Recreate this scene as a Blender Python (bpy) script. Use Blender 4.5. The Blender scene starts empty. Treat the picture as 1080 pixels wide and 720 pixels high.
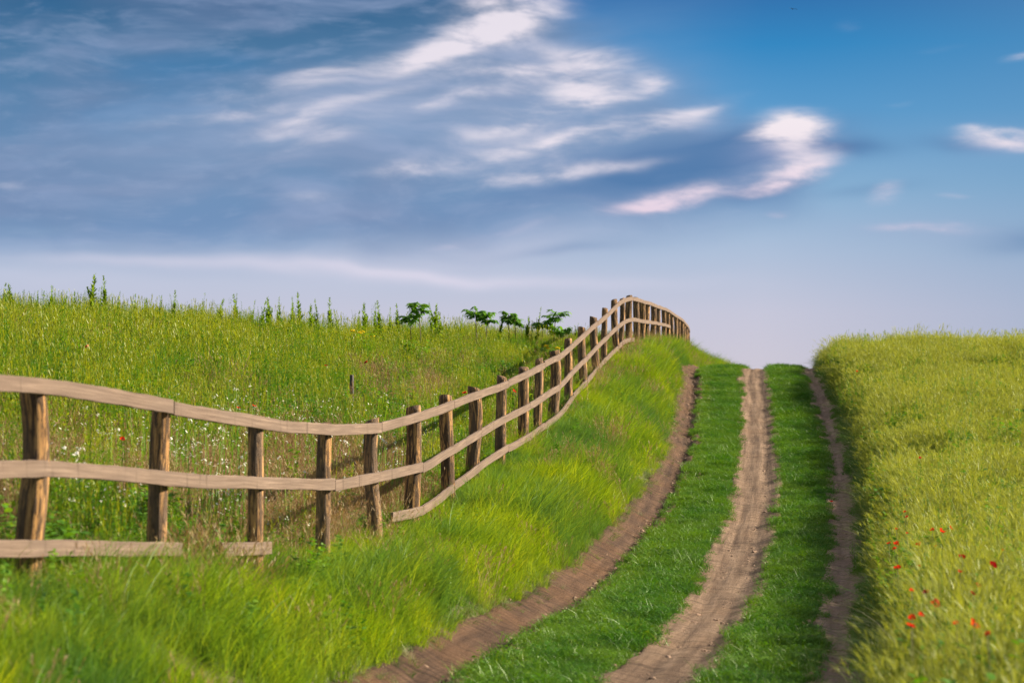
import bpy, math, random
import numpy as np

SC = bpy.context.scene
COL = SC.collection
R = np.random.default_rng(11)
random.seed(7)
EYE = 2.3            # camera height above the dirt track
F = 2550.0           # focal length in pixels of a 1080 px wide frame (85 mm)
EXPO = 1.4
SKY_STRENGTH = 0.1
SUN_EL = math.radians(28.0)
SUN_AZ = math.radians(14.0)      # from +X towards +Y

# ------------------------------------------------------------------ numpy helpers
def hash2(ix, iy, seed):
    n = (ix.astype(np.int64) * 374761393 + iy.astype(np.int64) * 668265263 + seed * 974634777) & 0x7fffffff
    n = ((n ^ (n >> 13)) * 1274126177) & 0x7fffffff
    n = n ^ (n >> 16)
    return (n & 0xffff) / 65535.0

def vnoise(x, y, seed=0):
    x = np.asarray(x, float); y = np.asarray(y, float)
    ix = np.floor(x); iy = np.floor(y)
    fx = x - ix; fy = y - iy
    fx = fx * fx * (3 - 2 * fx); fy = fy * fy * (3 - 2 * fy)
    a = hash2(ix, iy, seed); b = hash2(ix + 1, iy, seed)
    c = hash2(ix, iy + 1, seed); d = hash2(ix + 1, iy + 1, seed)
    return (a * (1 - fx) + b * fx) * (1 - fy) + (c * (1 - fx) + d * fx) * fy

def fbm(x, y, seed=0, octs=4):
    s = 0; a = 0.5; t = 0
    for o in range(octs):
        s = s + a * vnoise(x * 2 ** o, y * 2 ** o, seed + o * 17); t += a; a *= 0.5
    return s / t

def pchip(xs, ys):
    xs = np.array(xs, float); ys = np.array(ys, float)
    h = np.diff(xs); d = np.diff(ys) / h
    m = np.zeros_like(xs)
    for i in range(1, len(xs) - 1):
        if d[i - 1] * d[i] > 0:
            w1 = 2 * h[i] + h[i - 1]; w2 = h[i] + 2 * h[i - 1]
            m[i] = (w1 + w2) / (w1 / d[i - 1] + w2 / d[i])
    m[0] = d[0]; m[-1] = d[-1]
    def f(q):
        q = np.asarray(q, float)
        i = np.clip(np.searchsorted(xs, q) - 1, 0, len(xs) - 2)
        t = np.clip((q - xs[i]) / h[i], 0, 1)
        return ((2 * t**3 - 3 * t**2 + 1) * ys[i] + (t**3 - 2 * t**2 + t) * h[i] * m[i]
                + (-2 * t**3 + 3 * t**2) * ys[i + 1] + (t**3 - t**2) * h[i] * m[i + 1])
    return f

def sstep(a, b, x):
    t = np.clip((x - a) / (b - a), 0, 1)
    return t * t * (3 - 2 * t)

# ------------------------------------------------------------------ fence data: (x px, top rail px, middle rail px, distance m)
POSTS = [(33, 408, 494, 14.8), (170, 429, 506, 17.2), (269, 445, 511, 19.5), (343, 453, 511, 21.9),
         (393, 450.5, 502, 24.3), (436, 439, 492.5, 26.6), (470, 427, 473.5, 29.0), (499, 415.6, 456.5, 31.4),
         (529, 404.4, 440.6, 33.8), (552, 393.5, 428.5, 36.1), (568.5, 385, 418.5, 38.6), (584.5, 376.5, 407.5, 41.3),
         (599.5, 364.6, 392.5, 44.2), (614, 351.5, 378, 47.2), (626, 340.5, 365, 50.2), (638, 331, 354, 53.2),
         (648, 321.5, 344.5, 56.2), (656, 317, 339, 59.0), (664, 315, 337, 61.7), (670.5, 316.6, 338, 64.4),
         (677, 319, 339, 67.2), (683, 320.7, 339.7, 70.0), (689, 323, 340.7, 73.0), (694.5, 324.6, 342, 76.0),
         (699.7, 326.4, 343, 79.0), (704.4, 329, 344.8, 82.0), (708.6, 332, 346.8, 85.0), (712.3, 334.4, 349, 88.0),
         (716, 336.6, 350.5, 91.0), (719, 339, 353, 94.0), (721.4, 342, 355.5, 97.0), (723.6, 345, 358, 100.0),
         (725.3, 349, 361, 103.0)]
fx_ = [(p[0] - 540) / F * p[3] for p in POSTS]
ft_ = [(400 - p[1]) / F * p[3] for p in POSTS]
fm_ = [(400 - p[2]) / F * p[3] for p in POSTS]
fz_ = [p[3] for p in POSTS]
# two posts out of frame on the left, so that the fence goes on
for k in (1, 2):
    fz_.insert(0, fz_[0] - 2.4); fx_.insert(0, fx_[0] - 0.34 - 0.04 * k); ft_.insert(0, ft_[0] + 0.06); fm_.insert(0, fm_[0] + 0.05)
NP_ = len(fz_)
POST_H = 1.24

# ------------------------------------------------------------------ terrain from longitudinal lines
# heights are relative to the eye
road_H = pchip([-40, 0, 10, 17.5, 24.5, 33.5, 43.5, 53, 60, 65, 67, 70, 76, 85, 100, 140],
               [-2.0, -2.05, -2.15, -2.2, -2.27, -2.08, -1.4, -.78, -.14, .27, .33, .2, -.5, -1.8, -4.0, -7.0])
TCx = pchip([-40, 0, 10, 17.5, 21, 24.5, 33.5, 38, 43.5, 53, 60, 65, 70, 76, 85, 100, 140],
            [-5, -1.7, -.15, 1.02, 1.58, 2.1, 3.26, 3.82, 4.43, 5.38, 6.02, 6.5, 7.3, 8.6, 11, 15.5, 30])
TLx = pchip([-40, 0, 10, 17.5, 21, 24.5, 29, 33.5, 43.5, 53, 60, 65, 68, 72, 76, 85, 100, 140],
            [-6.7, -2.7, -1.58, -.64, -.1, .5, 1.18, 1.78, 3.02, 3.86, 4.46, 4.84, 5.35, 6.2, 7.1, 9.4, 14, 28.5])
TRx = pchip([-40, 0, 10, 17.5, 24.5, 33.5, 43.5, 53, 60, 65, 70, 76, 85, 100, 140],
            [-3.5, -.4, 1.1, 2.32, 3.33, 4.6, 5.83, 6.86, 7.5, 7.96, 8.75, 10, 12.4, 17, 31.5])
FXx = pchip([-40, 0] + fz_ + [140], [-10, -5.0] + fx_ + [12.0])
FH = pchip([-40, 0] + fz_ + [140], [-1.3, -1.25] + [t - POST_H for t in ft_] + [-1.5])
ML = pchip([-40, 0, 10, 16, 22, 30, 38, 45, 52, 58, 63, 70, 80, 100, 140],
           [-1.4, -1.4, -1.3, -1.08, -.72, -.18, .32, .74, 1.12, 1.42, 1.56, 1.45, 1.0, -.5, -4])
FR = pchip([-40, 0, 10, 17.5, 24.5, 33.5, 43.5, 53, 60, 65, 72, 85, 100, 140],
           [-1.85, -1.9, -1.95, -1.98, -1.95, -1.67, -1.06, -.4, .2, .42, .40, -.6, -2.5, -6.5])

GX0, GX1, GY0, GY1, GS = -70.0, 80.0, -20.0, 139.0, 0.15
gx = np.arange(GX0, GX1, GS); gy = np.arange(GY0, GY1, GS)
raster = np.zeros((len(gy), len(gx)))
for j, y in enumerate(gy):
    f, fh = float(FXx(y)), float(FH(y))
    tl, tc, tr, rh = float(TLx(y)), float(TCx(y)), float(TRx(y)), float(road_H(y))
    b = tl - 0.42
    f = min(f, b - 0.9)
    m = f + 0.68 * (b - f)
    mh = fh + 0.36 * (rh + .06 - fh)
    ml = min(-.22 * y - .5, f - 2.0) if y > 0 else f - 3
    hl = float(ML(y)); fr_h = float(FR(y))
    frx = max(.22 * y + 3, tr + 2.5)
    dip = .48 * sstep(34, 54, y)
    mm = .45 * ml + .55 * f; mmh = .45 * hl + .55 * fh - dip
    xs = [-400, ml - 14, ml, mm, f - .6, f, m, b, tl, tc, tr, tr + .30, tr + .62, tr + 1.5, frx + 8, 400]
    hs = [hl + .3, hl + .55, hl - .25 * dip, mmh, fh + .02 - .25 * dip, fh, mh, rh + .05, rh, rh + .0, rh, rh + .05,
          rh + .55 * (fr_h - rh), fr_h, fr_h + .05, fr_h]
    raster[j] = np.interp(gx, xs, hs)
def blur(a, s, axis):
    k = int(3 * s / GS) + 1
    w = np.exp(-0.5 * (np.arange(-k, k + 1) * GS / s) ** 2); w /= w.sum()
    ap = np.pad(a, [(k, k) if ax == axis else (0, 0) for ax in (0, 1)], mode='edge')
    out = np.zeros_like(a)
    for i, wi in enumerate(w):
        sl = [slice(None), slice(None)]; sl[axis] = slice(i, i + a.shape[axis])
        out += wi * ap[tuple(sl)]
    return out
raster = blur(blur(raster, .22, 1), .8, 0)
GXX, GYY = np.meshgrid(gx, gy)
tlv, trv = TLx(gy)[:, None], TRx(gy)[:, None]
onroad = sstep(-.9, -.3, GXX - tlv) * (1 - sstep(.3, .9, GXX - trv))
raster += ((fbm(GXX / 2.3, GYY / 2.3, 5) - .5) * .26 + (vnoise(GXX / .8, GYY / 1.5, 12) - .5) * .16) * (1 - onroad)
raster += (fbm(GXX / .7, GYY / .7, 9) - .5) * .05
for fn, w, dep in ((TLx, .19, .07), (TCx, .36, .06), (TRx, .19, .06)):
    raster -= dep * np.exp(-((GXX - fn(gy)[:, None]) / w) ** 4)

def H(x, y):
    """ground height (absolute z) at x, y"""
    x = np.asarray(x, float); y = np.asarray(y, float)
    u = np.clip((x - GX0) / GS, 0, len(gx) - 1.001); v = np.clip((y - GY0) / GS, 0, len(gy) - 1.001)
    i = u.astype(int); j = v.astype(int); a = u - i; b = v - j
    h = (raster[j, i] * (1 - a) + raster[j, i + 1] * a) * (1 - b) + (raster[j + 1, i] * (1 - a) + raster[j + 1, i + 1] * a) * b
    d = np.maximum(np.maximum(GX0 - x, x - GX1), np.maximum(GY0 - y, y - GY1))
    w = sstep(0, 120, d)
    return h * (1 - w) + (-7.0) * w + EYE

def cast(px, py, lift, y0=6.0, y1=110.0):
    """the place on the ground where something lift metres tall reaches up to this line of sight"""
    for y in np.arange(y0, y1, .05):
        x = (px - 540) / F * y; z = EYE + (400 - py) / F * y
        if z < float(H(x, y)) + lift:
            return x, y
    return (px - 540) / F * 60, 60.0

# ------------------------------------------------------------------ materials
def srgb(r, g, b):
    f = lambda c: c / 12.92 if c <= .04045 else ((c + .055) / 1.055) ** 2.4
    return (f(r / 255), f(g / 255), f(b / 255))

class NT:
    def __init__(s, tree): s.t = tree
    def n(s, kind, **kw):
        nd = s.t.nodes.new(kind)
        for k, v in kw.items():
            if k.startswith('i_'):
                key = k[2:]
                nd.inputs[int(key) if key.isdigit() else key.replace('_', ' ')].default_value = v
            else: setattr(nd, k, v)
        return nd
    def l(s, a, b): s.t.links.new(a, b)
    def math(s, op, a, b=None, c=None, clamp=False):
        nd = s.t.nodes.new('ShaderNodeMath'); nd.operation = op; nd.use_clamp = clamp
        for i, v in enumerate((a, b, c)):
            if v is None: continue
            if isinstance(v, (int, float)): nd.inputs[i].default_value = v
            else: s.l(v, nd.inputs[i])
        return nd.outputs[0]
    def mix(s, fac, a, b, blend='MIX'):
        nd = s.t.nodes.new('ShaderNodeMix'); nd.data_type = 'RGBA'; nd.blend_type = blend
        for sock, v in ((nd.inputs[0], fac), (nd.inputs[6], a), (nd.inputs[7], b)):
            if isinstance(v, (int, float)): sock.default_value = v
            elif isinstance(v, tuple): sock.default_value = (*v, 1)
            else: s.l(v, sock)
        return nd.outputs[2]
    def ramp(s, fac, stops, interp='LINEAR'):
        nd = s.t.nodes.new('ShaderNodeValToRGB'); cr = nd.color_ramp; cr.interpolation = interp
        while len(cr.elements) < len(stops): cr.elements.new(.5)
        for e, (p, c) in zip(cr.elements, stops):
            e.position = p; e.color = (*c, 1) if isinstance(c, tuple) else (c, c, c, 1)
        s.l(fac, nd.inputs[0]); return nd.outputs[0]
    def noise(s, vec, scale, detail=4, rough=.55, dist=0.0, out=0):
        nd = s.n('ShaderNodeTexNoise'); nd.inputs['Scale'].default_value = scale
        nd.inputs['Detail'].default_value = detail; nd.inputs['Roughness'].default_value = rough
        nd.inputs['Distortion'].default_value = dist
        if vec is not None: s.l(vec, nd.inputs['Vector'])
        return nd.outputs[out]
    def mapping(s, vec, scale=(1, 1, 1), rot=(0, 0, 0), loc=(0, 0, 0)):
        nd = s.n('ShaderNodeMapping'); s.l(vec, nd.inputs[0])
        nd.inputs['Scale'].default_value = scale; nd.inputs['Rotation'].default_value = rot; nd.inputs['Location'].default_value = loc
        return nd.outputs[0]

def new_mat(name):
    m = bpy.data.materials.new(name); m.use_nodes = True
    m.node_tree.nodes.clear()
    t = NT(m.node_tree)
    out = t.n('ShaderNodeOutputMaterial')
    return m, t, out

def leaf_mat(name, cols, trans=.45, patch=.35, patch_col=None, tip=None, gloss=.08, seed=0.0):
    """cols: three base colours chosen from by blade and clump; patch_col: colour of broad patches on the ground plan; tip: colour of seed heads"""
    m, t, out = new_mat(name)
    geo = t.n('ShaderNodeNewGeometry')
    at = t.n('ShaderNodeAttribute', attribute_name='rnd'); ti = t.n('ShaderNodeAttribute', attribute_name='tint', attribute_type='INSTANCER')
    v = t.math('ADD', t.math('MULTIPLY', at.outputs['Fac'], .45), t.math('MULTIPLY', ti.outputs['Fac'], .55))
    col = t.ramp(v, [(.15, cols[0]), (.5, cols[1]), (.85, cols[2])])
    if patch_col:
        pn = t.noise(t.mapping(geo.outputs['Position'], (1, .55, .0), loc=(seed, seed, 0)), patch, 3)
        fac = t.ramp(pn, [(.42, 0.0), (.62, 1.0)])
        col = t.mix(t.math('MULTIPLY', fac, .8), col, patch_col)
    if tip:
        hd = t.n('ShaderNodeAttribute', attribute_name='head')
        col = t.mix(hd.outputs['Fac'], col, tip)
    d = t.n('ShaderNodeBsdfDiffuse'); tr = t.n('ShaderNodeBsdfTranslucent'); g = t.n('ShaderNodeBsdfGlossy')
    g.inputs['Roughness'].default_value = .45; g.inputs['Color'].default_value = (.9, .95, .85, 1)
    t.l(col, d.inputs[0])
    tc = t.mix(1.0, col, (1.25, 1.12, .55), 'MULTIPLY'); t.l(tc, tr.inputs[0])
    mx = t.n('ShaderNodeMixShader'); mx.inputs[0].default_value = trans
    t.l(d.outputs[0], mx.inputs[1]); t.l(tr.outputs[0], mx.inputs[2])
    m2 = t.n('ShaderNodeMixShader'); m2.inputs[0].default_value = gloss
    t.l(mx.outputs[0], m2.inputs[1]); t.l(g.outputs[0], m2.inputs[2])
    t.l(m2.outputs[0], out.inputs[0])
    return m

def simple_mat(name, col, rough=.7, trans=0.0):
    m, t, out = new_mat(name)
    if trans:
        d = t.n('ShaderNodeBsdfDiffuse', i_0=(*col, 1)); tr = t.n('ShaderNodeBsdfTranslucent', i_0=(*col, 1))
        mx = t.n('ShaderNodeMixShader', i_0=trans); t.l(d.outputs[0], mx.inputs[1]); t.l(tr.outputs[0], mx.inputs[2])
        t.l(mx.outputs[0], out.inputs[0])
    else:
        b = t.n('ShaderNodeBsdfPrincipled'); b.inputs['Base Color'].default_value = (*col, 1); b.inputs['Roughness'].default_value = rough
        nz = t.noise(None, 14.0); c = t.mix(nz, tuple(x * .75 for x in col), tuple(min(1, x * 1.25) for x in col)); t.l(c, b.inputs['Base Color'])
        t.l(b.outputs[0], out.inputs[0])
    return m

def ground_mat():
    m, t, out = new_mat('ground_soil')
    geo = t.n('ShaderNodeNewGeometry'); P = geo.outputs['Position']
    a = t.noise(P, 1.3, 6); b = t.noise(P, 22.0, 5)
    c = t.ramp(a, [(.3, (.05, .045, .018)), (.55, (.065, .055, .022)), (.75, (.10, .065, .03))])
    c = t.mix(t.ramp(b, [(.4, 0.0), (.7, .6)]), c, (.07, .05, .03))
    p = t.n('ShaderNodeBsdfPrincipled'); p.inputs['Roughness'].default_value = .95
    t.l(c, p.inputs['Base Color'])
    bp = t.n('ShaderNodeBump', i_Strength=.8, i_Distance=.03); t.l(b, bp.inputs['Height']); t.l(bp.outputs[0], p.inputs['Normal'])
    t.l(p.outputs[0], out.inputs[0]); return m

def dirt_mat(name, light, dark, orange):
    m, t, out = new_mat(name)
    uv = t.n('ShaderNodeAttribute', attribute_name='lane')     # x across the track, y along it, metres
    V = uv.outputs['Vector']
    geo = t.n('ShaderNodeNewGeometry'); P = geo.outputs['Position']
    tread = t.noise(t.mapping(V, (1.4, 13, 1)), 1.6, 6, .65, .4)      # crosswise crumbling, and the painted shadows of its clods
    wear = t.noise(t.mapping(V, (9, .35, 1)), 1.0, 4)                # lengthwise wheel polish
    big = t.noise(P, .55, 4); fine = t.noise(P, 60.0, 5, .7)
    c = t.mix(t.ramp(wear, [(.35, 0.0), (.65, 1.0)]), dark, light)
    c = t.mix(t.math('MULTIPLY', t.ramp(big, [(.45, 0.0), (.7, 1.0)]), .55), c, orange)
    c = t.mix(t.ramp(tread, [(.37, .85), (.5, 0.0)]), c, tuple(x * .45 for x in dark))  # clods' small shadows put into the colour as dark crosswise cracks
    c = t.mix(t.ramp(fine, [(.35, .35), (.6, 0.0)]), c, tuple(x * .5 for x in dark))
    p = t.n('ShaderNodeBsdfPrincipled'); p.inputs['Roughness'].default_value = .95
    p.inputs['Specular IOR Level'].default_value = .2
    t.l(c, p.inputs['Base Color'])
    hh = t.math('ADD', t.math('MULTIPLY', tread, .8), t.math('ADD', t.math('MULTIPLY', fine, .25), t.math('MULTIPLY', wear, .5)))
    bp = t.n('ShaderNodeBump', i_Strength=1.0, i_Distance=.07); t.l(hh, bp.inputs['Height']); t.l(bp.outputs[0], p.inputs['Normal'])
    t.l(p.outputs[0], out.inputs[0]); return m

def rail_mat():
    m, t, out = new_mat('weathered_board')
    uv = t.n('ShaderNodeAttribute', attribute_name='lane'); V = uv.outputs['Vector']
    grain = t.noise(t.mapping(V, (1.2, 60, 60)), 1.0, 6, .65, .3)
    blot = t.noise(t.mapping(V, (1.1, 5, 5)), 1.2, 4)
    saw = t.noise(t.mapping(V, (9, 1.5, 1.5)), 1.0, 4, .6)
    c = t.ramp(grain, [(.25, (.07, .044, .032)), (.5, (.15, .104, .080)), (.75, (.26, .188, .145))])
    c = t.mix(t.ramp(blot, [(.4, 0.0), (.68, .6)]), c, (.12, .085, .068))
    c = t.mix(t.ramp(saw, [(.30, .8), (.40, 0.0)]), c, (.06, .04, .03))
    p = t.n('ShaderNodeBsdfPrincipled'); p.inputs['Roughness'].default_value = .85; p.inputs['Specular IOR Level'].default_value = .25
    t.l(c, p.inputs['Base Color'])
    bp = t.n('ShaderNodeBump', i_Strength=.5, i_Distance=.008); t.l(grain, bp.inputs['Height']); t.l(bp.outputs[0], p.inputs['Normal'])
    t.l(p.outputs[0], out.inputs[0]); return m

def post_mat():
    m, t, out = new_mat('peeled_log')
    uv = t.n('ShaderNodeAttribute', attribute_name='lane'); V = uv.outputs['Vector']   # around, along, post seed
    fib = t.noise(t.mapping(V, (22, 2.2, 1)), 1.3, 6, .65, .5)
    bark = t.noise(t.mapping(V, (5.5, 2.0, 3)), 1.6, 5, .6, .8)
    spot = t.noise(t.mapping(V, (12, 9, 3)), 1.7, 3)
    c = t.ramp(fib, [(.25, (.26, .12, .04)), (.5, (.50, .265, .095)), (.8, (.62, .37, .15))])
    c = t.mix(t.ramp(bark, [(.41, 0.0), (.51, .94)]), c, (.065, .04, .026))
    wz = t.noise(t.mapping(V, (.6, .5, 5)), 1.0, 3)
    c = t.mix(t.ramp(wz, [(.48, 0.0), (.68, .4)]), c, (.24, .17, .12))
    c = t.mix(t.ramp(spot, [(.34, .85), (.42, 0.0)]), c, (.05, .03, .02))
    p = t.n('ShaderNodeBsdfPrincipled'); p.inputs['Roughness'].default_value = .8; p.inputs['Specular IOR Level'].default_value = .25
    t.l(c, p.inputs['Base Color'])
    hh = t.math('ADD', fib, t.math('MULTIPLY', t.ramp(bark, [(.45, 0.0), (.6, 1.0)]), .8))
    bp = t.n('ShaderNodeBump', i_Strength=.8, i_Distance=.012); t.l(hh, bp.inputs['Height']); t.l(bp.outputs[0], p.inputs['Normal'])
    t.l(p.outputs[0], out.inputs[0]); return m

# ------------------------------------------------------------------ mesh helpers
def make_mesh(name, verts, faces, mats, attrs=None, smooth=False, mat_idx=None):
    me = bpy.data.meshes.new(name)
    verts = np.asarray(verts, np.float32)
    if isinstance(faces, np.ndarray) and faces.ndim == 2:
        n, k = faces.shape
        me.vertices.add(len(verts)); me.vertices.foreach_set('co', verts.ravel())
        me.loops.add(n * k); me.loops.foreach_set('vertex_index', faces.astype(np.int32).ravel())
        me.polygons.add(n); me.polygons.foreach_set('loop_start', np.arange(0, n * k, k, dtype=np.int32))
        me.update(calc_edges=True); me.validate()
    else:
        me.from_pydata([tuple(map(float, v)) for v in verts], [], [tuple(map(int, f)) for f in faces]); me.update()
    for mt in (mats if isinstance(mats, (list, tuple)) else [mats]): me.materials.append(mt)
    for k, a in (attrs or {}).items():
        a = np.asarray(a, np.float32)
        if a.ndim == 1:
            at = me.attributes.new(k, 'FLOAT', 'POINT'); at.data.foreach_set('value', a)
        else:
            at = me.attributes.new(k, 'FLOAT_VECTOR', 'POINT'); at.data.foreach_set('vector', a.ravel())
    if mat_idx is not None: me.polygons.foreach_set('material_index', np.asarray(mat_idx, np.int32))
    if smooth: me.polygons.foreach_set('use_smooth', np.ones(len(me.polygons), bool))
    return me

def link(name, me, parent=None, loc=(0, 0, 0), rot=(0, 0, 0)):
    o = bpy.data.objects.new(name, me); COL.objects.link(o)
    o.location = loc; o.rotation_euler = rot
    if parent: o.parent = parent
    return o

def tag(o, label=None, cat=None, group=None, kind=None):
    if label: o['label'] = label
    if cat: o['category'] = cat
    if group: o['group'] = group
    if kind: o['kind'] = kind
    return o

class Bag:
    """collects ribbons (blades, stalks, leaves, strands) as quads, with attributes"""
    def __init__(s): s.v = []; s.f = []; s.r = []; s.h = []; s.c = 0
    def ribbon(s, P, W, rnd, head=0.0):
        """P: (n, k, 3) centre points, W: (n, k, 3) half-width vectors"""
        n, k, _ = P.shape
        V = np.stack([P - W, P + W], 2).reshape(n, k * 2, 3)
        base = np.arange(k - 1) * 2
        q = np.stack([base, base + 1, base + 3, base + 2], 1)
        Fc = (q[None] + (np.arange(n) * k * 2)[:, None, None]).reshape(-1, 4) + s.c
        s.v.append(V.reshape(-1, 3)); s.f.append(Fc); s.r.append(np.repeat(rnd, k * 2)); s.c += n * k * 2
        s.h.append(np.full(n * k * 2, head) if np.isscalar(head) else np.repeat(head, k * 2))
    def mesh(s, name, mat):
        return make_mesh(name, np.concatenate(s.v), np.concatenate(s.f), mat,
                         {'rnd': np.concatenate(s.r), 'head': np.concatenate(s.h)})

def add_blades(bag, n, rad, h, w, lean=.15, bend=.3, az=None, azs=math.pi, k=4, base=None, rng=R, head=0.0, z0=-.03):
    a = rng.uniform(0, 2 * math.pi, n); r = rad * np.sqrt(rng.uniform(0, 1, n))
    b = np.stack([r * np.cos(a), r * np.sin(a), np.full(n, z0)], 1) if base is None else base
    hh = rng.uniform(h[0], h[1], n)
    d = rng.uniform(-math.pi, math.pi, n) if az is None else az + rng.normal(0, azs, n)
    D = np.stack([np.cos(d), np.sin(d), 0 * d], 1)
    t = np.linspace(0, 1, k)
    ln = np.abs(rng.normal(lean, lean * .5, n)); bd = bend * rng.uniform(.4, 1.6, n)
    hor = hh[:, None] * (ln[:, None] * t + bd[:, None] * t ** 2.2)
    ver = hh[:, None] * (t - .45 * bd[:, None] * t ** 2.6)
    P = b[:, None] + D[:, None] * hor[..., None]; P[..., 2] += ver
    sd = d + math.pi / 2 + rng.normal(0, 1.1, n)
    S = np.stack([np.cos(sd), np.sin(sd), rng.normal(0, .25, n)], 1)
    ww = w * rng.uniform(.6, 1.3, n)[:, None] * (1 - .93 * t ** 1.6) * .5
    bag.ribbon(P, S[:, None] * ww[..., None], rng.uniform(0, 1, n), head)
    return P

def add_tufted(bag, tops, n, ln, w, spread, rng=R, head=1.0, droop=.3):
    """fine strands leaving each stalk near its top: a feathery seed head. tops: (m, 2, 3) lower and upper point of the head"""
    m = len(tops)
    u = rng.uniform(0, 1, (m, n))
    b = tops[:, 0, None] * (1 - u[..., None]) + tops[:, 1, None] * u[..., None]
    a = rng.uniform(0, 2 * math.pi, (m, n)); e = spread * rng.uniform(.3, 1.2, (m, n))
    axis = tops[:, 1] - tops[:, 0]; axis = axis / np.linalg.norm(axis, axis=1)[:, None]
    D = axis[:, None] + np.stack([np.cos(a) * e, np.sin(a) * e, -.15 * e], 2)
    L = ln * rng.uniform(.5, 1.2, (m, n))
    t = np.array([0, .5, 1.0])
    P = b[:, :, None] + D[:, :, None] * (L[..., None] * t)[..., None]
    P[..., 2] -= droop * (L[..., None] * t ** 2)
    S = np.stack([-np.sin(a), np.cos(a), 0 * a], 2)
    W = S[:, :, None] * (w * .5 * np.array([1, .9, .15]))[None, None, :, None]
    bag.ribbon(P.reshape(m * n, 3, 3), W.reshape(m * n, 3, 3), np.repeat(rng.uniform(0, 1, m), n), head)

def add_leaves(bag, B, D, L, w, rng=R, droop=.3, head=0.0):
    """pointed leaves of length L from points B in directions D"""
    n = len(B); t = np.array([0, .35, .7, 1.0]); L = np.broadcast_to(L, (n,))
    P = B[:, None] + D[:, None] * (L[:, None] * t)[..., None]
    P[..., 2] -= droop * L[:, None] * t ** 2
    S = np.cross(D, np.array([0, 0, 1.0])); S /= np.linalg.norm(S, axis=1)[:, None] + 1e-6
    S += rng.normal(0, .3, S.shape)
    W = S[:, None] * (w * .5 * L[:, None] * np.array([.25, 1, .75, .04]))[..., None]
    bag.ribbon(P, W, rng.uniform(0, 1, n), head)

def clump(name, bag, mat):
    o = bpy.data.objects.new(name, bag.mesh(name, mat)); return o       # not linked: only planted

def planted(name, clumps, X, Y, pick, rotz, tilt, scale, tint, label, cat, sink=0.0):
    """one object of ground cover: every clump stands on the ground"""
    n = len(X)
    co = np.stack([X, Y, H(X, Y) - sink], 1)
    me = bpy.data.meshes.new(name); me.vertices.add(n); me.vertices.foreach_set('co', co.astype(np.float32).ravel()); me.update()
    rot = np.stack([tilt * R.normal(0, 1, n), tilt * R.normal(0, 1, n), rotz], 1)
    for nm, ty, arr, fld in (('rot', 'FLOAT_VECTOR', rot, 'vector'), ('scl', 'FLOAT', scale, 'value'), ('tint', 'FLOAT', tint, 'value')):
        a = me.attributes.new(nm, ty, 'POINT'); a.data.foreach_set(fld, np.asarray(arr, np.float32).ravel())
    a = me.attributes.new('pick', 'INT', 'POINT'); a.data.foreach_set('value', np.asarray(pick, np.int32))
    o = link(name, me); tag(o, label, cat, kind='stuff')
    cl = bpy.data.collections.new(name + '_kinds')
    for i, c in enumerate(clumps):
        c.name = '%s_kind_%02d' % (name, i); cl.objects.link(c)
    g = bpy.data.node_groups.new(name + '_planting', 'GeometryNodeTree')
    g.interface.new_socket('Geometry', in_out='INPUT', socket_type='NodeSocketGeometry')
    g.interface.new_socket('Geometry', in_out='OUTPUT', socket_type='NodeSocketGeometry')
    t = NT(g); gi = t.n('NodeGroupInput'); go = t.n('NodeGroupOutput')
    ip = t.n('GeometryNodeInstanceOnPoints'); ci = t.n('GeometryNodeCollectionInfo')
    ci.inputs['Collection'].default_value = cl; ci.inputs['Separate Children'].default_value = True; ci.inputs['Reset Children'].default_value = True
    t.l(gi.outputs[0], ip.inputs['Points']); t.l(ci.outputs[0], ip.inputs['Instance']); ip.inputs['Pick Instance'].default_value = True
    for nm, ty, sock in (('pick', 'INT', 'Instance Index'), ('rot', 'FLOAT_VECTOR', 'Rotation'), ('scl', 'FLOAT', 'Scale')):
        na = t.n('GeometryNodeInputNamedAttribute', data_type=ty); na.inputs['Name'].default_value = nm
        t.l(na.outputs[0], ip.inputs[sock])
    t.l(ip.outputs[0], go.inputs[0])
    md = o.modifiers.new('planting', 'NODES'); md.node_group = g
    return o

# ------------------------------------------------------------------ ground sheet
def graded(lo, hi, step, far, ratio=1.35):
    c = list(np.arange(lo, hi + 1e-6, step)); s = step
    a = [c[0]]; b = [c[-1]]
    while a[-1] > -far: s *= ratio; a.append(a[-1] - s)
    s = step
    while b[-1] < far: s *= ratio; b.append(b[-1] + s)
    return np.array(a[:0:-1] + c + b[1:])
X = graded(-24, 26, .2, 3000); Y = graded(-4, 110, .3, 3000)
XX, YY = np.meshgrid(X, Y); ZZ = H(XX, YY)
for fn, w in ((TLx, .3), (TCx, .36), (TRx, .22)): ZZ -= .07 * np.exp(-((XX - fn(YY)) / w) ** 4) * (YY < 100)      # bed under the worn tracks
nx, ny = len(X), len(Y)
idx = np.arange(nx * ny).reshape(ny, nx)
q = np.stack([idx[:-1, :-1].ravel(), idx[:-1, 1:].ravel(), idx[1:, 1:].ravel(), idx[1:, :-1].ravel()], 1)
tag(link('ground', make_mesh('ground', np.stack([XX, YY, ZZ], 2).reshape(-1, 3), q, ground_mat(), smooth=True)),
    'grassy hillside rising away to a low ridge', 'ground', kind='structure')

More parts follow.
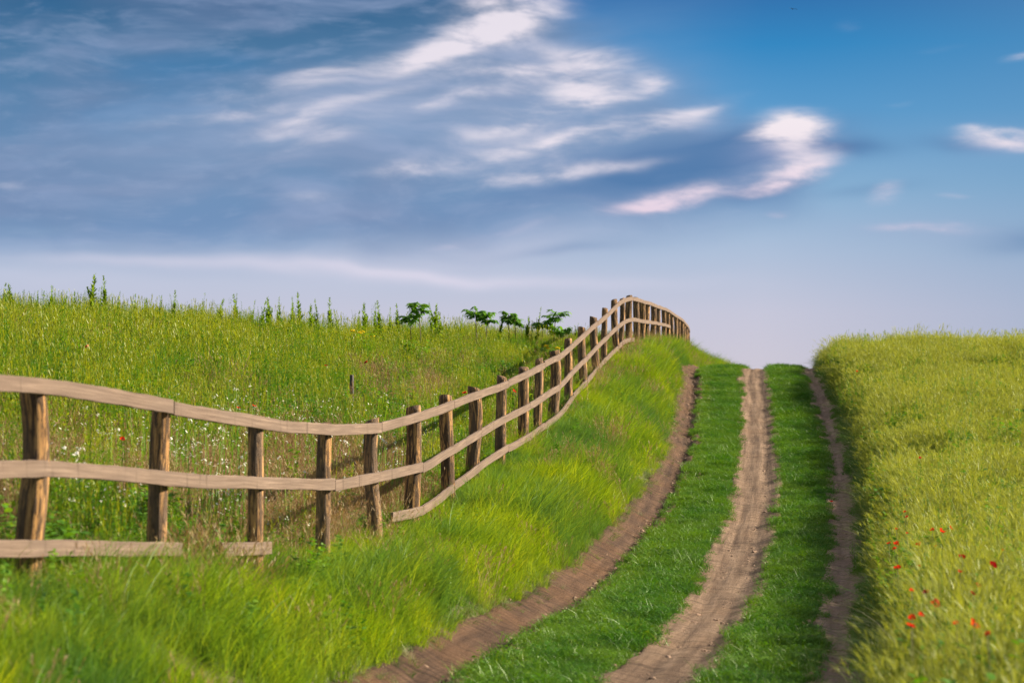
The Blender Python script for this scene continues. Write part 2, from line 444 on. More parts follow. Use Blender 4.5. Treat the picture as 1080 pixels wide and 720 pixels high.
# ------------------------------------------------------------------ dirt tracks
DIRT = {'left': dirt_mat('brown_soil', (.135, .078, .050), (.062, .036, .025), (.18, .088, .038)),
        'mid': dirt_mat('pale_soil', (.29, .198, .138), (.125, .08, .055), (.22, .135, .082)),
        'right': dirt_mat('dusty_soil', (.40, .275, .20), (.22, .145, .105), (.34, .22, .14))}
def track(fn, wl, wr, mat, seed, label, rut):
    ys = np.concatenate([np.arange(-3, 74, .06), np.arange(74, 100, .5)])
    cx = fn(ys)
    nl = wl(ys) + .09 * (fbm(ys / 1.1, 0 * ys, seed, 5) - .5) * 2 + .03 * (vnoise(ys / .09, 0 * ys, seed + 3) - .5)
    nr = wr(ys) + .09 * (fbm(ys / 1.1, 0 * ys, seed + 50, 5) - .5) * 2 + .03 * (vnoise(ys / .09, 0 * ys, seed + 8) - .5)
    u = np.linspace(-1, 1, 25)
    off = np.where(u[None] < 0, u[None] * nl[:, None], u[None] * nr[:, None])
    XX = cx[:, None] + off; YY = np.repeat(ys[:, None], 25, 1)
    ZZ = H(XX, YY)
    lift = .022 + .018 * (fbm(off * 5, YY * 7, seed + 4) - .5) + .03 * (fbm(off * 2.2, YY * 1.6, seed + 6) - .5)
    for c, w, d in rut: lift = lift - d * np.exp(-((off - c - .03 * np.sin(YY * .7)) / w) ** 2)
    edge = sstep(.8, 1.0, np.abs(u))[None]
    ZZ = ZZ + (lift + .012) * (1 - edge) - .03 * edge
    idx = np.arange(XX.size).reshape(XX.shape)
    q = np.stack([idx[:-1, :-1].ravel(), idx[:-1, 1:].ravel(), idx[1:, 1:].ravel(), idx[1:, :-1].ravel()], 1)
    me = make_mesh('dirt_track', np.stack([XX, YY, ZZ], 2).reshape(-1, 3), q, mat,
                   {'lane': np.stack([off, YY, 0 * off + seed], 2).reshape(-1, 3)}, smooth=True)
    return tag(link('dirt_track', me), label, 'path', kind='structure')
cst = lambda v: (lambda y: 0 * y + v)
track(TLx, lambda y: .44 - .06 * sstep(30, 45, y), lambda y: .29 + 0 * y, DIRT['left'], 21, 'dark brown wheel track at the foot of the grassy bank', [(.05, .09, .03)])
track(TCx, cst(.47), cst(.47), DIRT['mid'], 22, 'wide pale wheel track in the middle of the lane', [(-.14, .07, .018), (.15, .08, .022)])
track(TRx, cst(.28), cst(.30), DIRT['right'], 23, 'narrow wheel track beside the field edge', [(0, .08, .02)])

# small stones and clods on the tracks: uncountable
def pebble(seed):
    rng = np.random.default_rng(seed)
    V = []; Fc = []
    for i in range(5):
        for j in range(8):
            a = j / 8 * 2 * math.pi; p = i / 4 * math.pi
            V.append((math.sin(p) * math.cos(a), math.sin(p) * math.sin(a) * .8, math.cos(p) * .6))
    V = np.array(V) * (1 + .18 * rng.normal(0, 1, (40, 1))) * .5
    for i in range(4):
        for j in range(8): Fc.append((i * 8 + j, i * 8 + (j + 1) % 8, (i + 1) * 8 + (j + 1) % 8, (i + 1) * 8 + j))
    return bpy.data.objects.new('clod', make_mesh('clod', V, Fc, CLOD, {'rnd': np.full(40, rng.uniform())}))
CLOD = simple_mat('clod_soil', (.25, .165, .115), .95)
n = 11000
ty = 12 + 56 * R.uniform(0, 1, n) ** 1.2; tw = R.integers(0, 3, n)
tx = np.choose(tw, [TLx(ty), TCx(ty), TRx(ty)]) + R.normal(0, 1, n) * np.choose(tw, [.30, .36, .24])
planted('soil_clods', [pebble(i) for i in range(4)], tx, ty, R.integers(0, 4, n), R.uniform(0, 6.28, n), .4,
        np.clip(R.lognormal(-3.75, .6, n), .008, .075), R.uniform(0, 1, n), 'crumbs of dry soil scattered along the wheel tracks', 'soil', sink=-.008)

# ------------------------------------------------------------------ fence
RAIL, POST = rail_mat(), post_mat()
fence_y = np.array(fz_); fence_x = np.array(fx_)
dxdy = np.gradient(fence_x, fence_y)
root = link('wooden_fence', None, loc=(fence_x[2], fence_y[2], float(H(fence_x[2], fence_y[2]))))
tag(root, 'rustic fence of round wooden posts and long board rails climbing the hill', 'fence')
r0 = np.array(root.location)
post_r = []
def make_post(i):
    rng = np.random.default_rng(300 + i)
    x, y = fence_x[i], fence_y[i]
    top = ft_[i] + EYE
    k = i - 2
    up = (.0 if k < 3 else .075 + .05 * rng.uniform()) if k < 17 else .05 + .03 * rng.uniform()
    if k == 3: up = .05
    g = float(H(x, y)) - .35
    h = top + up - g
    r = .078 * (1 + .12 * rng.normal()) if k > 0 else .084
    r = min(max(r, .066), .092)
    post_r.append(r)
    NA, NR = 22, 34
    tilt = rng.normal(0, .018, 2); bow = rng.normal(0, .012, 2)
    if k == 1: tilt[0] = .035
    V = []; L = []
    for j in range(NR + 1):
        t = j / NR
        for a_ in range(NA):
            a = a_ / NA * 2 * math.pi
            rr = r * (1.06 - .12 * t) * (1 + .07 * (2 * float(vnoise(np.array(a_ * .45 % 9.9), np.array(t * 5), 40 + i)) - 1)
                                         + .05 * math.sin(2 * a + i) + .03 * math.sin(3 * a - t * 3 + i))
            rr *= 1 if t < .985 else .93
            V.append((math.cos(a) * rr + tilt[0] * h * (t - 1) + bow[0] * math.sin(t * 6), math.sin(a) * rr + tilt[1] * h * (t - 1) + bow[1] * math.sin(t * 5),
                      h * t + (.02 * math.cos(a + i) if j == NR else 0)))
            L.append((abs(a - math.pi) * r * 4 / .08 * .08, h * t, i * 3.7))
    Fc = []
    for j in range(NR):
        for a_ in range(NA):
            Fc.append((j * NA + a_, j * NA + (a_ + 1) % NA, (j + 1) * NA + (a_ + 1) % NA, (j + 1) * NA + a_))
    V.append((V[-1][0] * .0 + np.mean([v[0] for v in V[-NA:]]), np.mean([v[1] for v in V[-NA:]]), h + .004)); L.append((3, h, i * 3.7))
    for a_ in range(NA): Fc.append((NR * NA + a_, NR * NA + (a_ + 1) % NA, len(V) - 1))
    me = make_mesh('post', V, Fc, POST, {'lane': np.array(L)}, smooth=True)
    return link('post', me, root, (x - r0[0], y - r0[1], g - r0[2]))
for i in range(NP_): make_post(i)
post_r = np.array(post_r)

# rails: lines of boards nailed on the road side of the posts
s_post = np.concatenate([[0], np.cumsum(np.hypot(np.diff(fence_x), np.diff(fence_y)))])
nrm = np.stack([1 / np.sqrt(1 + dxdy ** 2), -dxdy / np.sqrt(1 + dxdy ** 2)], 1)
lx = fence_x + nrm[:, 0] * (post_r * .97 + .014); ly = fence_y + nrm[:, 1] * (post_r * .97 + .014)
top_z = np.array(ft_) + EYE; mid_z = np.array(fm_) + EYE
bot_z = mid_z - (top_z - mid_z) * np.interp(np.arange(NP_), [0, 4, 7, 12, 20], [.97, .97, .86, .92, .98])
for q_, pyx in ((0, 581), (1, 581), (2, 579), (3, 579), (4, 578)): bot_z[q_] = EYE + (400 - pyx) / F * fence_y[q_]
fxl, fyl = pchip(s_post, lx), pchip(s_post, ly)
def board(s0, s1, zf, seed, tall=.101):
    rng = np.random.default_rng(seed)
    n = max(8, int((s1 - s0) / .09)); s = np.linspace(s0, s1, n)
    x, y, z = fxl(s), fyl(s), zf(s)
    z = z + rng.normal(0, .006) + rng.normal(0, .004) * np.linspace(-1, 1, n) + .02 * (fbm(s / 1.3, 0 * s + seed, seed) - .5)
    tx = np.gradient(x, s); ty = np.gradient(y, s); L = np.hypot(tx, ty); nx_, ny_ = ty / L, -tx / L
    prof = [(-.014, -.5), (-.010, -.5), (.012, -.49), (.015, -.46), (.015, .46), (.012, .49), (-.010, .5), (-.014, .5)]
    th = tall * (1 + .10 * (fbm(s / .8, 0 * s, seed + 9) - .5) * 2)
    V = []; A = []
    for pi_, (o, v) in enumerate(prof):
        jit = .004 * (vnoise(s / .12, 0 * s + pi_, seed + 3) - .5)
        V.append(np.stack([x + nx_ * o, y + ny_ * o, z + v * th + jit], 1)); A.append(np.stack([s, v * th, o + 0 * s], 1))
    k = len(prof); V = np.stack(V, 1).reshape(-1, 3); A = np.stack(A, 1).reshape(-1, 3)
    Fc = []
    for i in range(n - 1):
        for j in range(k): Fc.append((i * k + j, (i + 1) * k + j, (i + 1) * k + (j + 1) % k, i * k + (j + 1) % k))
    Fc.append(tuple(range(k))); Fc.append(tuple(range((n - 1) * k, n * k))[::-1])
    A[:, 2] += seed * 1.7
    return link('rail', make_mesh('rail', V - r0, Fc, RAIL, {'lane': A}), root)
def bent(zz):
    p = pchip(s_post, zz)
    return lambda q: .45 * p(q) + .55 * np.interp(q, s_post, zz)
zt, zm, zb = bent(top_z), bent(mid_z), bent(bot_z)
gap = .009
cuts = [0] + list(range(2, NP_ - 1, 2)) + [NP_ - 1]
cuts_t = [0, 3, 6, 8, 10, 12, 14, 16, 18, 20, 22, 24, 26, 28, 30, 32, NP_ - 1]
cuts_m = [0, 5, 7, 9, 11, 13, 15, 17, 19, 21, 23, 25, 27, 29, 31, NP_ - 1]
sd = 500
for cts, zf in ((cuts_t, zt), (cuts_m, zm)):
    for a, b in zip(cts[:-1], cts[1:]):
        if zf is zm and a >= 27: break
        e0 = -.35 if a == 0 else gap; e1 = .12 if b == NP_ - 1 else -gap
        board(s_post[a] + e0, s_post[b] + e1, zf, sd); sd += 1
# the lowest line is broken: two short lengths on the left, then a run up to the top of the hill
board(s_post[0] - .35, s_post[3] + .2, zb, 601); 
board(s_post[4] - 1.2, s_post[4] + .18, zb, 602)
bl = [6.25, 8, 10, 12, 14, 16, 18, 20.15]
sq = lambda q: float(np.interp(q, np.arange(NP_), s_post))
for a, b in zip(bl[:-1], bl[1:]):
    board(sq(a) + gap, sq(b) - gap, zb, sd); sd += 1

# ------------------------------------------------------------------ plants: materials
M_VERGE = leaf_mat('verge_grass_leaf', [(.09, .19, .010), (.215, .335, .012), (.40, .46, .02)], .5, .6, (.055, .165, .045), gloss=.012, seed=3.0)  # blue-green patches: lush grass, with the bank's shade put into the leaf colour
M_TURF = leaf_mat('turf_leaf', [(.026, .10, .005), (.055, .175, .007), (.14, .23, .014)], .4, 1.1, (.095, .20, .011), gloss=.03)
M_FIELD = leaf_mat('cereal_leaf', [(.03, .105, .011), (.10, .20, .013), (.25, .315, .02)], .5, .75, (.055, .16, .012), tip=(.26, .30, .045), gloss=.03, seed=9.0)
M_EDGE = leaf_mat('bent_straw_leaf', [(.06, .14, .02), (.12, .19, .04), (.42, .38, .22)], .3, gloss=.03)
M_MEADOW = leaf_mat('meadow_leaf', [(.045, .145, .006), (.13, .245, .006), (.28, .34, .008)], .5, .3, (.06, .18, .01), tip=(.29, .32, .018), gloss=.03, seed=5.0)
M_HERB = leaf_mat('herb_leaf', [(.06, .18, .01), (.10, .24, .014), (.19, .32, .02)], .45, gloss=.04)
M_DRY = leaf_mat('dry_stalk', [(.19, .11, .06), (.28, .18, .10), (.38, .29, .16)], .25, gloss=.02)
M_WHITE = simple_mat('white_petal', (.78, .76, .68), .7, .3)
M_YELLOW = simple_mat('yellow_petal', (.75, .55, .03), .7, .3)
M_WEED = leaf_mat('weed_leaf', [(.15, .27, .02), (.22, .34, .02), (.31, .42, .03)], .6, gloss=.03)
M_SAP = leaf_mat('sapling_leaf', [(.09, .24, .014), (.16, .33, .018), (.27, .42, .03)], .55, gloss=.04)
M_STEM = simple_mat('green_stem', (.12, .12, .04), .8)
M_BARK = simple_mat('sapling_bark', (.10, .075, .045), .85)
M_RED = simple_mat('poppy_petal', (.72, .035, .012), .6, .35)
M_BLACK = simple_mat('poppy_heart', (.02, .015, .02), .7)
M_STAKE = simple_mat('rusty_iron', (.035, .025, .02), .7)
M_BIRD = simple_mat('dark_feather', (.06, .075, .10), .7)

rnd = R
# ------------------------------------------------------------------ clump kinds
def k_verge(seed, az, tall):
    b = Bag(); rng = np.random.default_rng(seed)
    add_blades(b, 50, .15, (.2 * tall, .46 * tall), .0075, .2, .42, az=az, azs=1.0, k=5, rng=rng)
    add_blades(b, 26, .16, (.12, .26), .007, .3, .4, k=4, rng=rng)
    return clump('v', b, M_VERGE)
verge_k = [k_verge(100 + i, 0.0, .85 + .1 * (i % 4)) for i in range(6)]

def k_turf(seed, h):
    b = Bag(); rng = np.random.default_rng(seed)
    add_blades(b, 120, .13, (.03, h * 1.1), .0045, .45, .5, k=3, rng=rng, z0=-.01)
    n = 34; a = rng.uniform(0, 6.28, n); r = .14 * np.sqrt(rng.uniform(0, 1, n))
    B = np.stack([r * np.cos(a), r * np.sin(a), rng.uniform(.005, h * .7, n)], 1)
    d = rng.uniform(0, 6.28, n); D = np.stack([np.cos(d), np.sin(d), rng.uniform(-.1, .8, n)], 1)
    add_leaves(b, B, D, rng.uniform(.012, .03, n), .45, rng)
    return clump('t', b, M_TURF)
turf_k = [k_turf(200 + i, [.07, .09, .12, .08][i % 4]) for i in range(5)]

def k_field(seed, az):
    b = Bag(); rng = np.random.default_rng(seed)
    add_blades(b, 34, .19, (.30, .55), .009, .2, .5, k=5, rng=rng)
    P = add_blades(b, 26, .19, (.46, .76), .0045, .12, .18, az=az, azs=.8, k=5, rng=rng)
    tops = np.stack([P[:, 3] * .35 + P[:, 4] * .65, P[:, 4]], 1)
    add_tufted(b, tops, 12, .11, .003, .5, rng, 1.0)
    return clump('f', b, M_FIELD)
field_k = [k_field(300 + i, [2.6, .4, -1.2][i % 3]) for i in range(6)]

def k_edge(seed):
    b = Bag(); rng = np.random.default_rng(seed)
    add_blades(b, 40, .16, (.25, .55), .011, .35, .75, az=math.pi, azs=.8, k=6, rng=rng)
    return clump('e', b, M_EDGE)
edge_k = [k_edge(350 + i) for i in range(4)]

def k_meadow(seed):
    b = Bag(); rng = np.random.default_rng(seed)
    add_blades(b, 30, .2, (.35, .7), .009, .1, .22, k=4, rng=rng)
    P = add_blades(b, 22, .22, (.6, .95), .005, .06, .08, k=4, rng=rng)
    tops = np.stack([P[:, 2] * .5 + P[:, 3] * .5, P[:, 3]], 1)
    add_tufted(b, tops, 8, .06, .007, .22, rng, .8, .1)
    return clump('m', b, M_MEADOW)
def stalk(b, rng, base, h, nl, L, w, up=.5, lean=.05, taper=.7, stemw=.008, head=0.0):
    """an upright stalk set with leaves all round"""
    d = rng.uniform(0, 6.28); ln = rng.normal(0, lean)
    t = np.linspace(0, 1, 4); P = np.array(base)[None] + np.stack([np.cos(d) * ln * h * t, np.sin(d) * ln * h * t, h * t - .02], 1)
    for s in (0, 1.57):
        W = np.stack([np.cos(s) * (1 - .7 * t), np.sin(s) * (1 - .7 * t), 0 * t], 1) * stemw * .5
        b.ribbon(P[None], W[None], rng.uniform(0, 1, 1), head)
    u = rng.uniform(.12, 1, nl); a = rng.uniform(0, 6.28, nl)
    B = np.stack([np.interp(u, t, P[:, k]) for k in range(3)], 1)
    D = np.stack([np.cos(a), np.sin(a), up + rng.normal(0, .2, nl)], 1); D /= np.linalg.norm(D, axis=1)[:, None]
    add_leaves(b, B, D, L * (1 - taper * u) * rng.uniform(.7, 1.2, nl), w, rng, .25, head)
def k_stalks(seed, mat=None):
    b = Bag(); rng = np.random.default_rng(seed)
    for i in range(6):
        a = rng.uniform(0, 6.28); r = .22 * math.sqrt(rng.uniform())
        stalk(b, rng, (r * math.cos(a), r * math.sin(a), 0), rng.uniform(.5, .95), 26, .11, .28, .8, .06)
    return clump('s', b, mat or M_MEADOW)
def k_herb(seed):
    b = Bag(); rng = np.random.default_rng(seed)
    for i in range(4):
        a = rng.uniform(0, 6.28); r = .18 * math.sqrt(rng.uniform())
        stalk(b, rng, (r * math.cos(a), r * math.sin(a), 0), rng.uniform(.3, .6), 24, .13, .45, .35, .15, .4)
    return clump('h', b, M_HERB)
def k_dry(seed):
    b = Bag(); rng = np.random.default_rng(seed)
    P = add_blades(b, 26, .2, (.4, .8), .005, .15, .15, k=4, rng=rng)
    tops = np.stack([P[:, 2] * .6 + P[:, 3] * .4, P[:, 3]], 1)
    add_tufted(b, tops, 7, .07, .006, .5, rng, 0.0, .1)
    return clump('d', b, M_DRY)
meadow_k = [k_meadow(400 + i) for i in range(4)] + [k_stalks(420 + i) for i in range(6)]
herb_k = [k_herb(440 + i) for i in range(4)]
dry_k = [k_dry(460 + i) for i in range(3)]

def k_flower(seed):
    b = Bag(); rng = np.random.default_rng(seed); P = []
    V = []; Fc = []; mi = []
    for i in range(7):
        a = rng.uniform(0, 6.28); r = .25 * math.sqrt(rng.uniform()); h = rng.uniform(.38, .68)
        x, y = r * math.cos(a), r * math.sin(a)
        st = np.array([(x, y, 0), (x + .02, y, h * .5), (x + .03, y + .01, h)])
        b.ribbon(st[None], np.tile([[.003, 0, 0]], (3, 1))[None], rng.uniform(0, 1, 1))
        P.append((x + .03, y + .01, h))
    bm_v = list(np.concatenate(b.v)); bm_f = [tuple(f) for f in np.concatenate(b.f)]; mi = [1] * len(bm_f)
    for (x, y, z) in P:
        for k in range(int(rng.integers(1, 4))):
            cx, cy, cz = x + rng.normal(0, .018), y + rng.normal(0, .018), z + rng.normal(0, .012)
            rr = rng.uniform(.006, .012); c0 = len(bm_v); tl = rng.normal(0, .5, 2)
            bm_v.append((cx, cy, cz + .004))
            for j in range(8):
                q_ = rr * (1 if j % 2 else .72)
                dx_, dy_ = q_ * math.cos(j * .785), q_ * math.sin(j * .785)
                bm_v.append((cx + dx_, cy + dy_, cz + tl[0] * dx_ + tl[1] * dy_))
            for j in range(8): bm_f.append((c0, c0 + 1 + j, c0 + 1 + (j + 1) % 8)); mi.append(0)
    me = make_mesh('fl', bm_v, bm_f, [M_WHITE, M_HERB], {'rnd': np.full(len(bm_v), .6)}, mat_idx=mi)
    return bpy.data.objects.new('fl', me)
flower_k = [k_flower(480 + i) for i in range(4)]

# ------------------------------------------------------------------ planting
def scatter(x0, x1, y0, y1, dens):
    n = int((x1 - x0) * (y1 - y0) * dens)
    x = R.uniform(x0, x1, n); y = R.uniform(y0, y1, n)
    k = np.abs(x) < .2118 * y + 3.0
    return x[k], y[k]

# verge between fence and left track
x, y = scatter(-8, 9, 5, 100, 62)
f, b = FXx(y), TLx(y) - .40 + .06 * sstep(30, 45, y)
edge = b + .02 + .30 * (fbm(y / .6, 0 * y, 71) - .5)
k = (x < edge) & (x > f - .3)
k &= (y < 78) | (R.uniform(0, 1, len(y)) < .4)
x, y, f, b = x[k], y[k], f[k], b[k]
near = sstep(-.12, .45, b - x)
n = len(x); hn = fbm(x / .9, y / 1.6, 33)
planted('verge_grass', verge_k, x, y, R.integers(0, len(verge_k), n), R.normal(-.5, .7, n), .13,
        (.82 + .18 * sstep(.05, .6, x - f)) * (.45 + .55 * near) * np.maximum(.55, .30 + 1.4 * hn) * R.uniform(.8, 1.15, n), np.clip(.5 + .9 * (fbm(x / .5, y / .8, 35) - .5) + R.normal(0, .16, n), 0, 1),
        'long soft bright green grass on the bank between fence and track', 'grass')

m_ = (R.uniform(0, 1, len(x)) < .022) & (x > f + .2)
x2, y2 = x[m_], y[m_]; n = len(x2)
planted('bank_weeds', [k_herb(490), k_herb(491), k_stalks(492, M_HERB)], x2, y2, R.integers(0, 3, n), R.uniform(0, 6.28, n), .15, R.uniform(.4, .75, n), R.uniform(0, 1, n),
        'small leafy weeds dotted through the grass of the bank', 'weeds')
m_ = R.uniform(0, 1, len(x)) < .014 + .09 * sstep(22, 34, y) * sstep(.56, .66, fbm(x / .8, y / 1.5, 37))
x2, y2 = x[m_], y[m_]; n = len(x2)
planted('seeding_grass', [k_dry(475), k_dry(476)], x2, y2, R.integers(0, 2, n), R.uniform(0, 6.28, n), .2, R.uniform(.45, .8, n), np.clip(R.normal(.65, .2, n), 0, 1),
        'thin straw coloured seeding stalks among the green bank grass', 'dry grass')
yy_ = R.uniform(11, 68, 2600); bb = TLx(yy_) - .40 + .06 * sstep(30, 45, yy_) + .0 + .09 * R.normal(0, 1, 2600); k_ = fbm(bb / .4, yy_ / .8, 39) > .38
bb, yy_ = bb[k_], yy_[k_]; n = len(bb)
planted('verge_fringe', edge_k, bb, yy_, R.integers(0, 4, n), R.uniform(0, 6.28, n), .25, R.uniform(.10, .28, n), np.clip(R.beta(1.6, 1.4, n), 0, 1),
        'short tired yellowish grass along the foot of the bank', 'grass')
# turf strips between the tracks and along the edges
x, y = scatter(-4, 11, 6, 72, 150)
tl, tc, tr = TLx(y), TCx(y), TRx(y)
e = lambda s, a: a * (fbm(y / .45, 0 * y, s) - .5) * 2
inL = (x > tl + .26 + e(81, .12)) & (x < tc - .42 + e(82, .09))
inR = (x > tc + .42 + e(83, .09)) & (x < tr - .21 + e(84, .10))
inE = (x > tr + .24 + e(85, .07)) & (x < tr + .6)
bald = fbm(x / .45, y / .9, 91) - .22 * np.exp(-((x - (tc + tr) / 2 - .05) / .11) ** 2) * sstep(32, 44, y) * (1 - sstep(58, 63, y))
thin = R.uniform(0, 1, len(x)) < .3
k = ((inL | inR) & thin) | (inL & (bald > .31 + .13 * np.clip(1 - np.abs(x - tl - .35) / .3, 0, 1))) | (inR & (bald > .29)) | (inE & (bald > .4))
x, y, tl, tc, tr = x[k], y[k], tl[k], tc[k], tr[k]
n = len(x)
dry = np.clip(1 - np.abs(x - tl - .38) / .22, 0, 1)
planted('track_turf', turf_k, x, y, R.integers(0, len(turf_k), n), R.uniform(0, 6.28, n), .15,
        R.uniform(.6, 1.3, n) * (.35 + 1.35 * fbm(x / .35, y / .6, 93)), np.clip(.42 + R.normal(0, .18, n) + .42 * dry + .9 * (fbm(x / .3, y / .55, 95) - .5), 0, 1),
        'short dense dark green turf on the strips between the wheel tracks', 'turf')

# the field on the right
x, y = scatter(.5, 24, 9, 84, 36)
tr = TRx(y)
k = (x > tr + .40 - .10 * sstep(45, 62, y) + .20 * (fbm(y / .7, 0 * y, 61) - .5)) & ((y < 76) | (R.uniform(0, 1, len(y)) < .4))
x, y, tr = x[k], y[k], tr[k]; n = len(x)
rise = .66 + .34 * sstep(.4, .95, x - tr)
planted('field_grass', field_k, x, y, R.integers(0, len(field_k), n), R.uniform(0, 6.28, n), .12,
        rise * (.42 + .76 * fbm(x / 1.0, y / 1.5, 63) + .45 * (R.uniform(0, 1, n) ** 6)) * R.uniform(.9, 1.12, n), np.clip(.5 + 1.5 * (fbm(x / .7, y / 1.1, 65) - .5) + R.normal(0, .24, n), 0, 1),
        'pale yellow green feathery crop covering the right hand field', 'crop')
x3, y3 = scatter(.5, 22, 9, 76, 14)
k = (x3 > TRx(y3) + .5) & (fbm(x3 / .8, y3 / 1.3, 67) > .50); x3, y3 = x3[k], y3[k]; n = len(x3)
planted('field_weeds', [k_herb(450 + i) for i in range(3)] + [k_stalks(455, M_HERB)], x3, y3, R.integers(0, 4, n), R.uniform(0, 6.28, n), .12, R.uniform(.75, 1.2, n), np.clip(R.normal(.45, .2, n), 0, 1),
        'darker green leafy weeds scattered through the pale crop', 'weeds')
x, y = scatter(.5, 12, 9, 72, 46)
tr = TRx(y); k = (x > tr + .30) & (x < tr + .62) & (R.uniform(0, 1, len(x)) < .8); x, y = x[k], y[k]; n = len(x)
planted('edge_grass', edge_k, x, y, R.integers(0, 4, n), R.normal(0, .6, n), .15, R.uniform(.3, .8, n), np.clip(R.beta(1.2, 2.2, n), 0, 1),
        'rough grass with pale bent straws along the field edge', 'grass')

# meadow beyond the fence
x, y = scatter(-22, 9, 9, 92, 27)
f = FXx(y); dist = f - x
k = (dist > .12) & ((y < 78) | (R.uniform(0, 1, len(y)) < .4))
x, y, dist = x[k], y[k], dist[k]; n = len(x)
nz = fbm(x / 2.2, y / 3.5, 51); nz2 = fbm(x / 1.1, y / 1.6, 53)
nearf = 1 - sstep(1.5, 5.5, dist)               # lower, weedier strip by the fence
dryp = sstep(.52, .62, nz) * (.35 + .65 * nearf) * .75 + .12 * nearf
herbp = .12 + .25 * nearf + .5 * sstep(.54, .64, fbm(x / .9, y / 1.6, 59))
u = R.uniform(0, 1, n)
isdry = u < dryp; isherb = (~isdry) & (u < dryp + herbp * (1 - dryp)); ismead = ~(isdry | isherb)
sc = (1 - .28 * nearf) * (1 - .12 * sstep(45, 56, y)) * (.52 + .62 * nz2 + .5 * R.uniform(0, 1, n) ** 5) * R.uniform(.85, 1.15, n)
tn = np.clip(.52 + 1.1 * (fbm(x / 1.3, y / 2.2, 55) - .5) + R.normal(0, .16, n), 0, 1)
for nm, sel, ks, s2, lab, cat in (
        ('meadow_grass', ismead, meadow_k, 1.0, 'tall yellow green meadow grass covering the hill behind the fence', 'grass'),
        ('meadow_herbs', isherb, herb_k, 1.0, 'leafy dark green herbs growing among the meadow grass', 'herbs'),
        ('dry_stalks', isdry, dry_k, .85, 'patches of dry brownish stalks in the meadow behind the fence', 'dry grass')):
    m = int(sel.sum())
    planted(nm, ks, x[sel], y[sel], R.integers(0, len(ks), m), R.uniform(0, 6.28, m), .09, sc[sel] * s2, tn[sel], lab, cat)
# small white flowers by the fence
x, y = scatter(-8, 3, 13, 46, 14)
d = FXx(y) - x; w = fbm(x / .8, y / 1.2, 57)
k = (d > .3) & (d < 3.4) & (w > .5) & (R.uniform(0, 1, len(x)) < .75 * (1 - sstep(17, 40, y)) * (1 - sstep(1.2, 3.4, d) * .8))
x, y = x[k], y[k]; n = len(x)
planted('wildflowers', flower_k, x, y, R.integers(0, 4, n), R.uniform(0, 6.28, n), .1, R.uniform(.8, 1.3, n), R.uniform(0, 1, n),
        'sprinkling of tiny white wildflowers just behind the fence', 'wildflowers')
# dry tuft in the gap of the lowest rail and a few by the posts
tq = np.array([.35, .45, .55, .65, .75, .85, .95, 1.02, .5, .8, 3.1, 7.4]); ti = np.array([3] * 10 + [4, 6])
tq = np.where(ti == 3, tq, .7); n = len(tq)
x = np.interp(s_post[ti] + tq, s_post, fence_x) + R.uniform(-.02, .22, n); y = np.interp(s_post[ti] + tq, s_post, fence_y) + R.uniform(-.1, .1, n)
planted('dry_tuft', [k_dry(470), k_dry(471), k_herb(472)], x, y, R.choice([0, 1, 0, 2], n), R.uniform(0, 6, n), .2, R.uniform(.65, .95, n), R.uniform(.2, .8, n),
        'withered brown grass filling the gap in the lowest rail', 'dry grass')

# ------------------------------------------------------------------ single plants
def spire_mesh(seed, wide):
    b = Bag(); rng = np.random.default_rng(seed)
    stalk(b, rng, (0, 0, 0), 1.0, 170, .21 * wide, .28, 1.1, .07, .80, .014)
    for i in range(3):
        a = rng.uniform(0, 6.28); z = rng.uniform(.45, .7)
        stalk(b, rng, (.012 * math.cos(a), .012 * math.sin(a), z), rng.uniform(.12, .22), 30, .08 * wide, .38, 1.2, .3, .5, .006)
    return b.mesh('spiky_weed', M_WEED)
spires = [spire_mesh(700 + i, w) for i, w in enumerate((1.0, 1.25, .8, 1.1, .7))]
SP = [(1.5, 297), (18, 298), (37, 303), (52, 300), (64, 306), (78, 306), (94, 288), (103, 301), (111.5, 291), (121, 306), (141, 309), (152, 314),
      (165, 310), (179, 306), (194, 315), (207, 317), (222, 313), (244, 309), (254, 310), (262, 315), (271, 315), (285.5, 313), (294.5, 313),
      (304, 319), (309, 311), (320, 307), (329, 321), (339.5, 314.5), (350, 313), (363, 324), (376, 326), (386, 319), (395.5, 319), (402, 317),
      (409, 323), (420.5, 319), (458, 320), (463, 318), (470, 328), (483, 331), (524, 326), (554, 333), (560, 338), (563, 323), (605, 340), (612, 342)]
SPL = {94: 'tallest spiky weed on the skyline of the left meadow', 111.5: 'second tallest spiky weed, just right of the tallest one on the skyline',
       320: 'tall pointed weed rising highest in the middle of the meadow skyline', 350: 'weed leaning right at the end of the row of pointed weeds on the skyline',
       1.5: 'spiky weed at the far left end of the meadow skyline', 458: 'left of two slim pointed weeds just right of the first leafy sapling',
       463: 'right of two slim pointed weeds just right of the first leafy sapling', 563: 'thin tall stalk just left of the rightmost leafy sapling',
       605: 'small pointed weed between the rightmost sapling and the fence', 402: 'stout pointed weed left of the first leafy sapling',
       612: 'last low weed on the skyline, nearest the fence posts', 524: 'thin weed between the second and third leafy saplings'}
for i, (px, py) in enumerate(SP):
    yy = 57 + 4 * R.uniform() if px < 500 else 60.0
    xx = (px - 540) / F * yy; g = float(H(xx, yy)); h = EYE + (400 - py) / F * yy - g + .02
    o = link('spiky_weed', spires[i % 5 if px != 563 else 4], loc=(xx, yy, g - .03), rot=(R.normal(0, .10), R.normal(0, .10) if px != 350 else .22, R.uniform(0, 6.28)))
    o.scale = (max(h, .6) * .85,) * 2 + (max(h, .5) + .03,)
    tag(o, SPL.get(px, 'pointed green weed standing above the grass along the left meadow skyline'), 'weed', 'weeds along the meadow skyline')

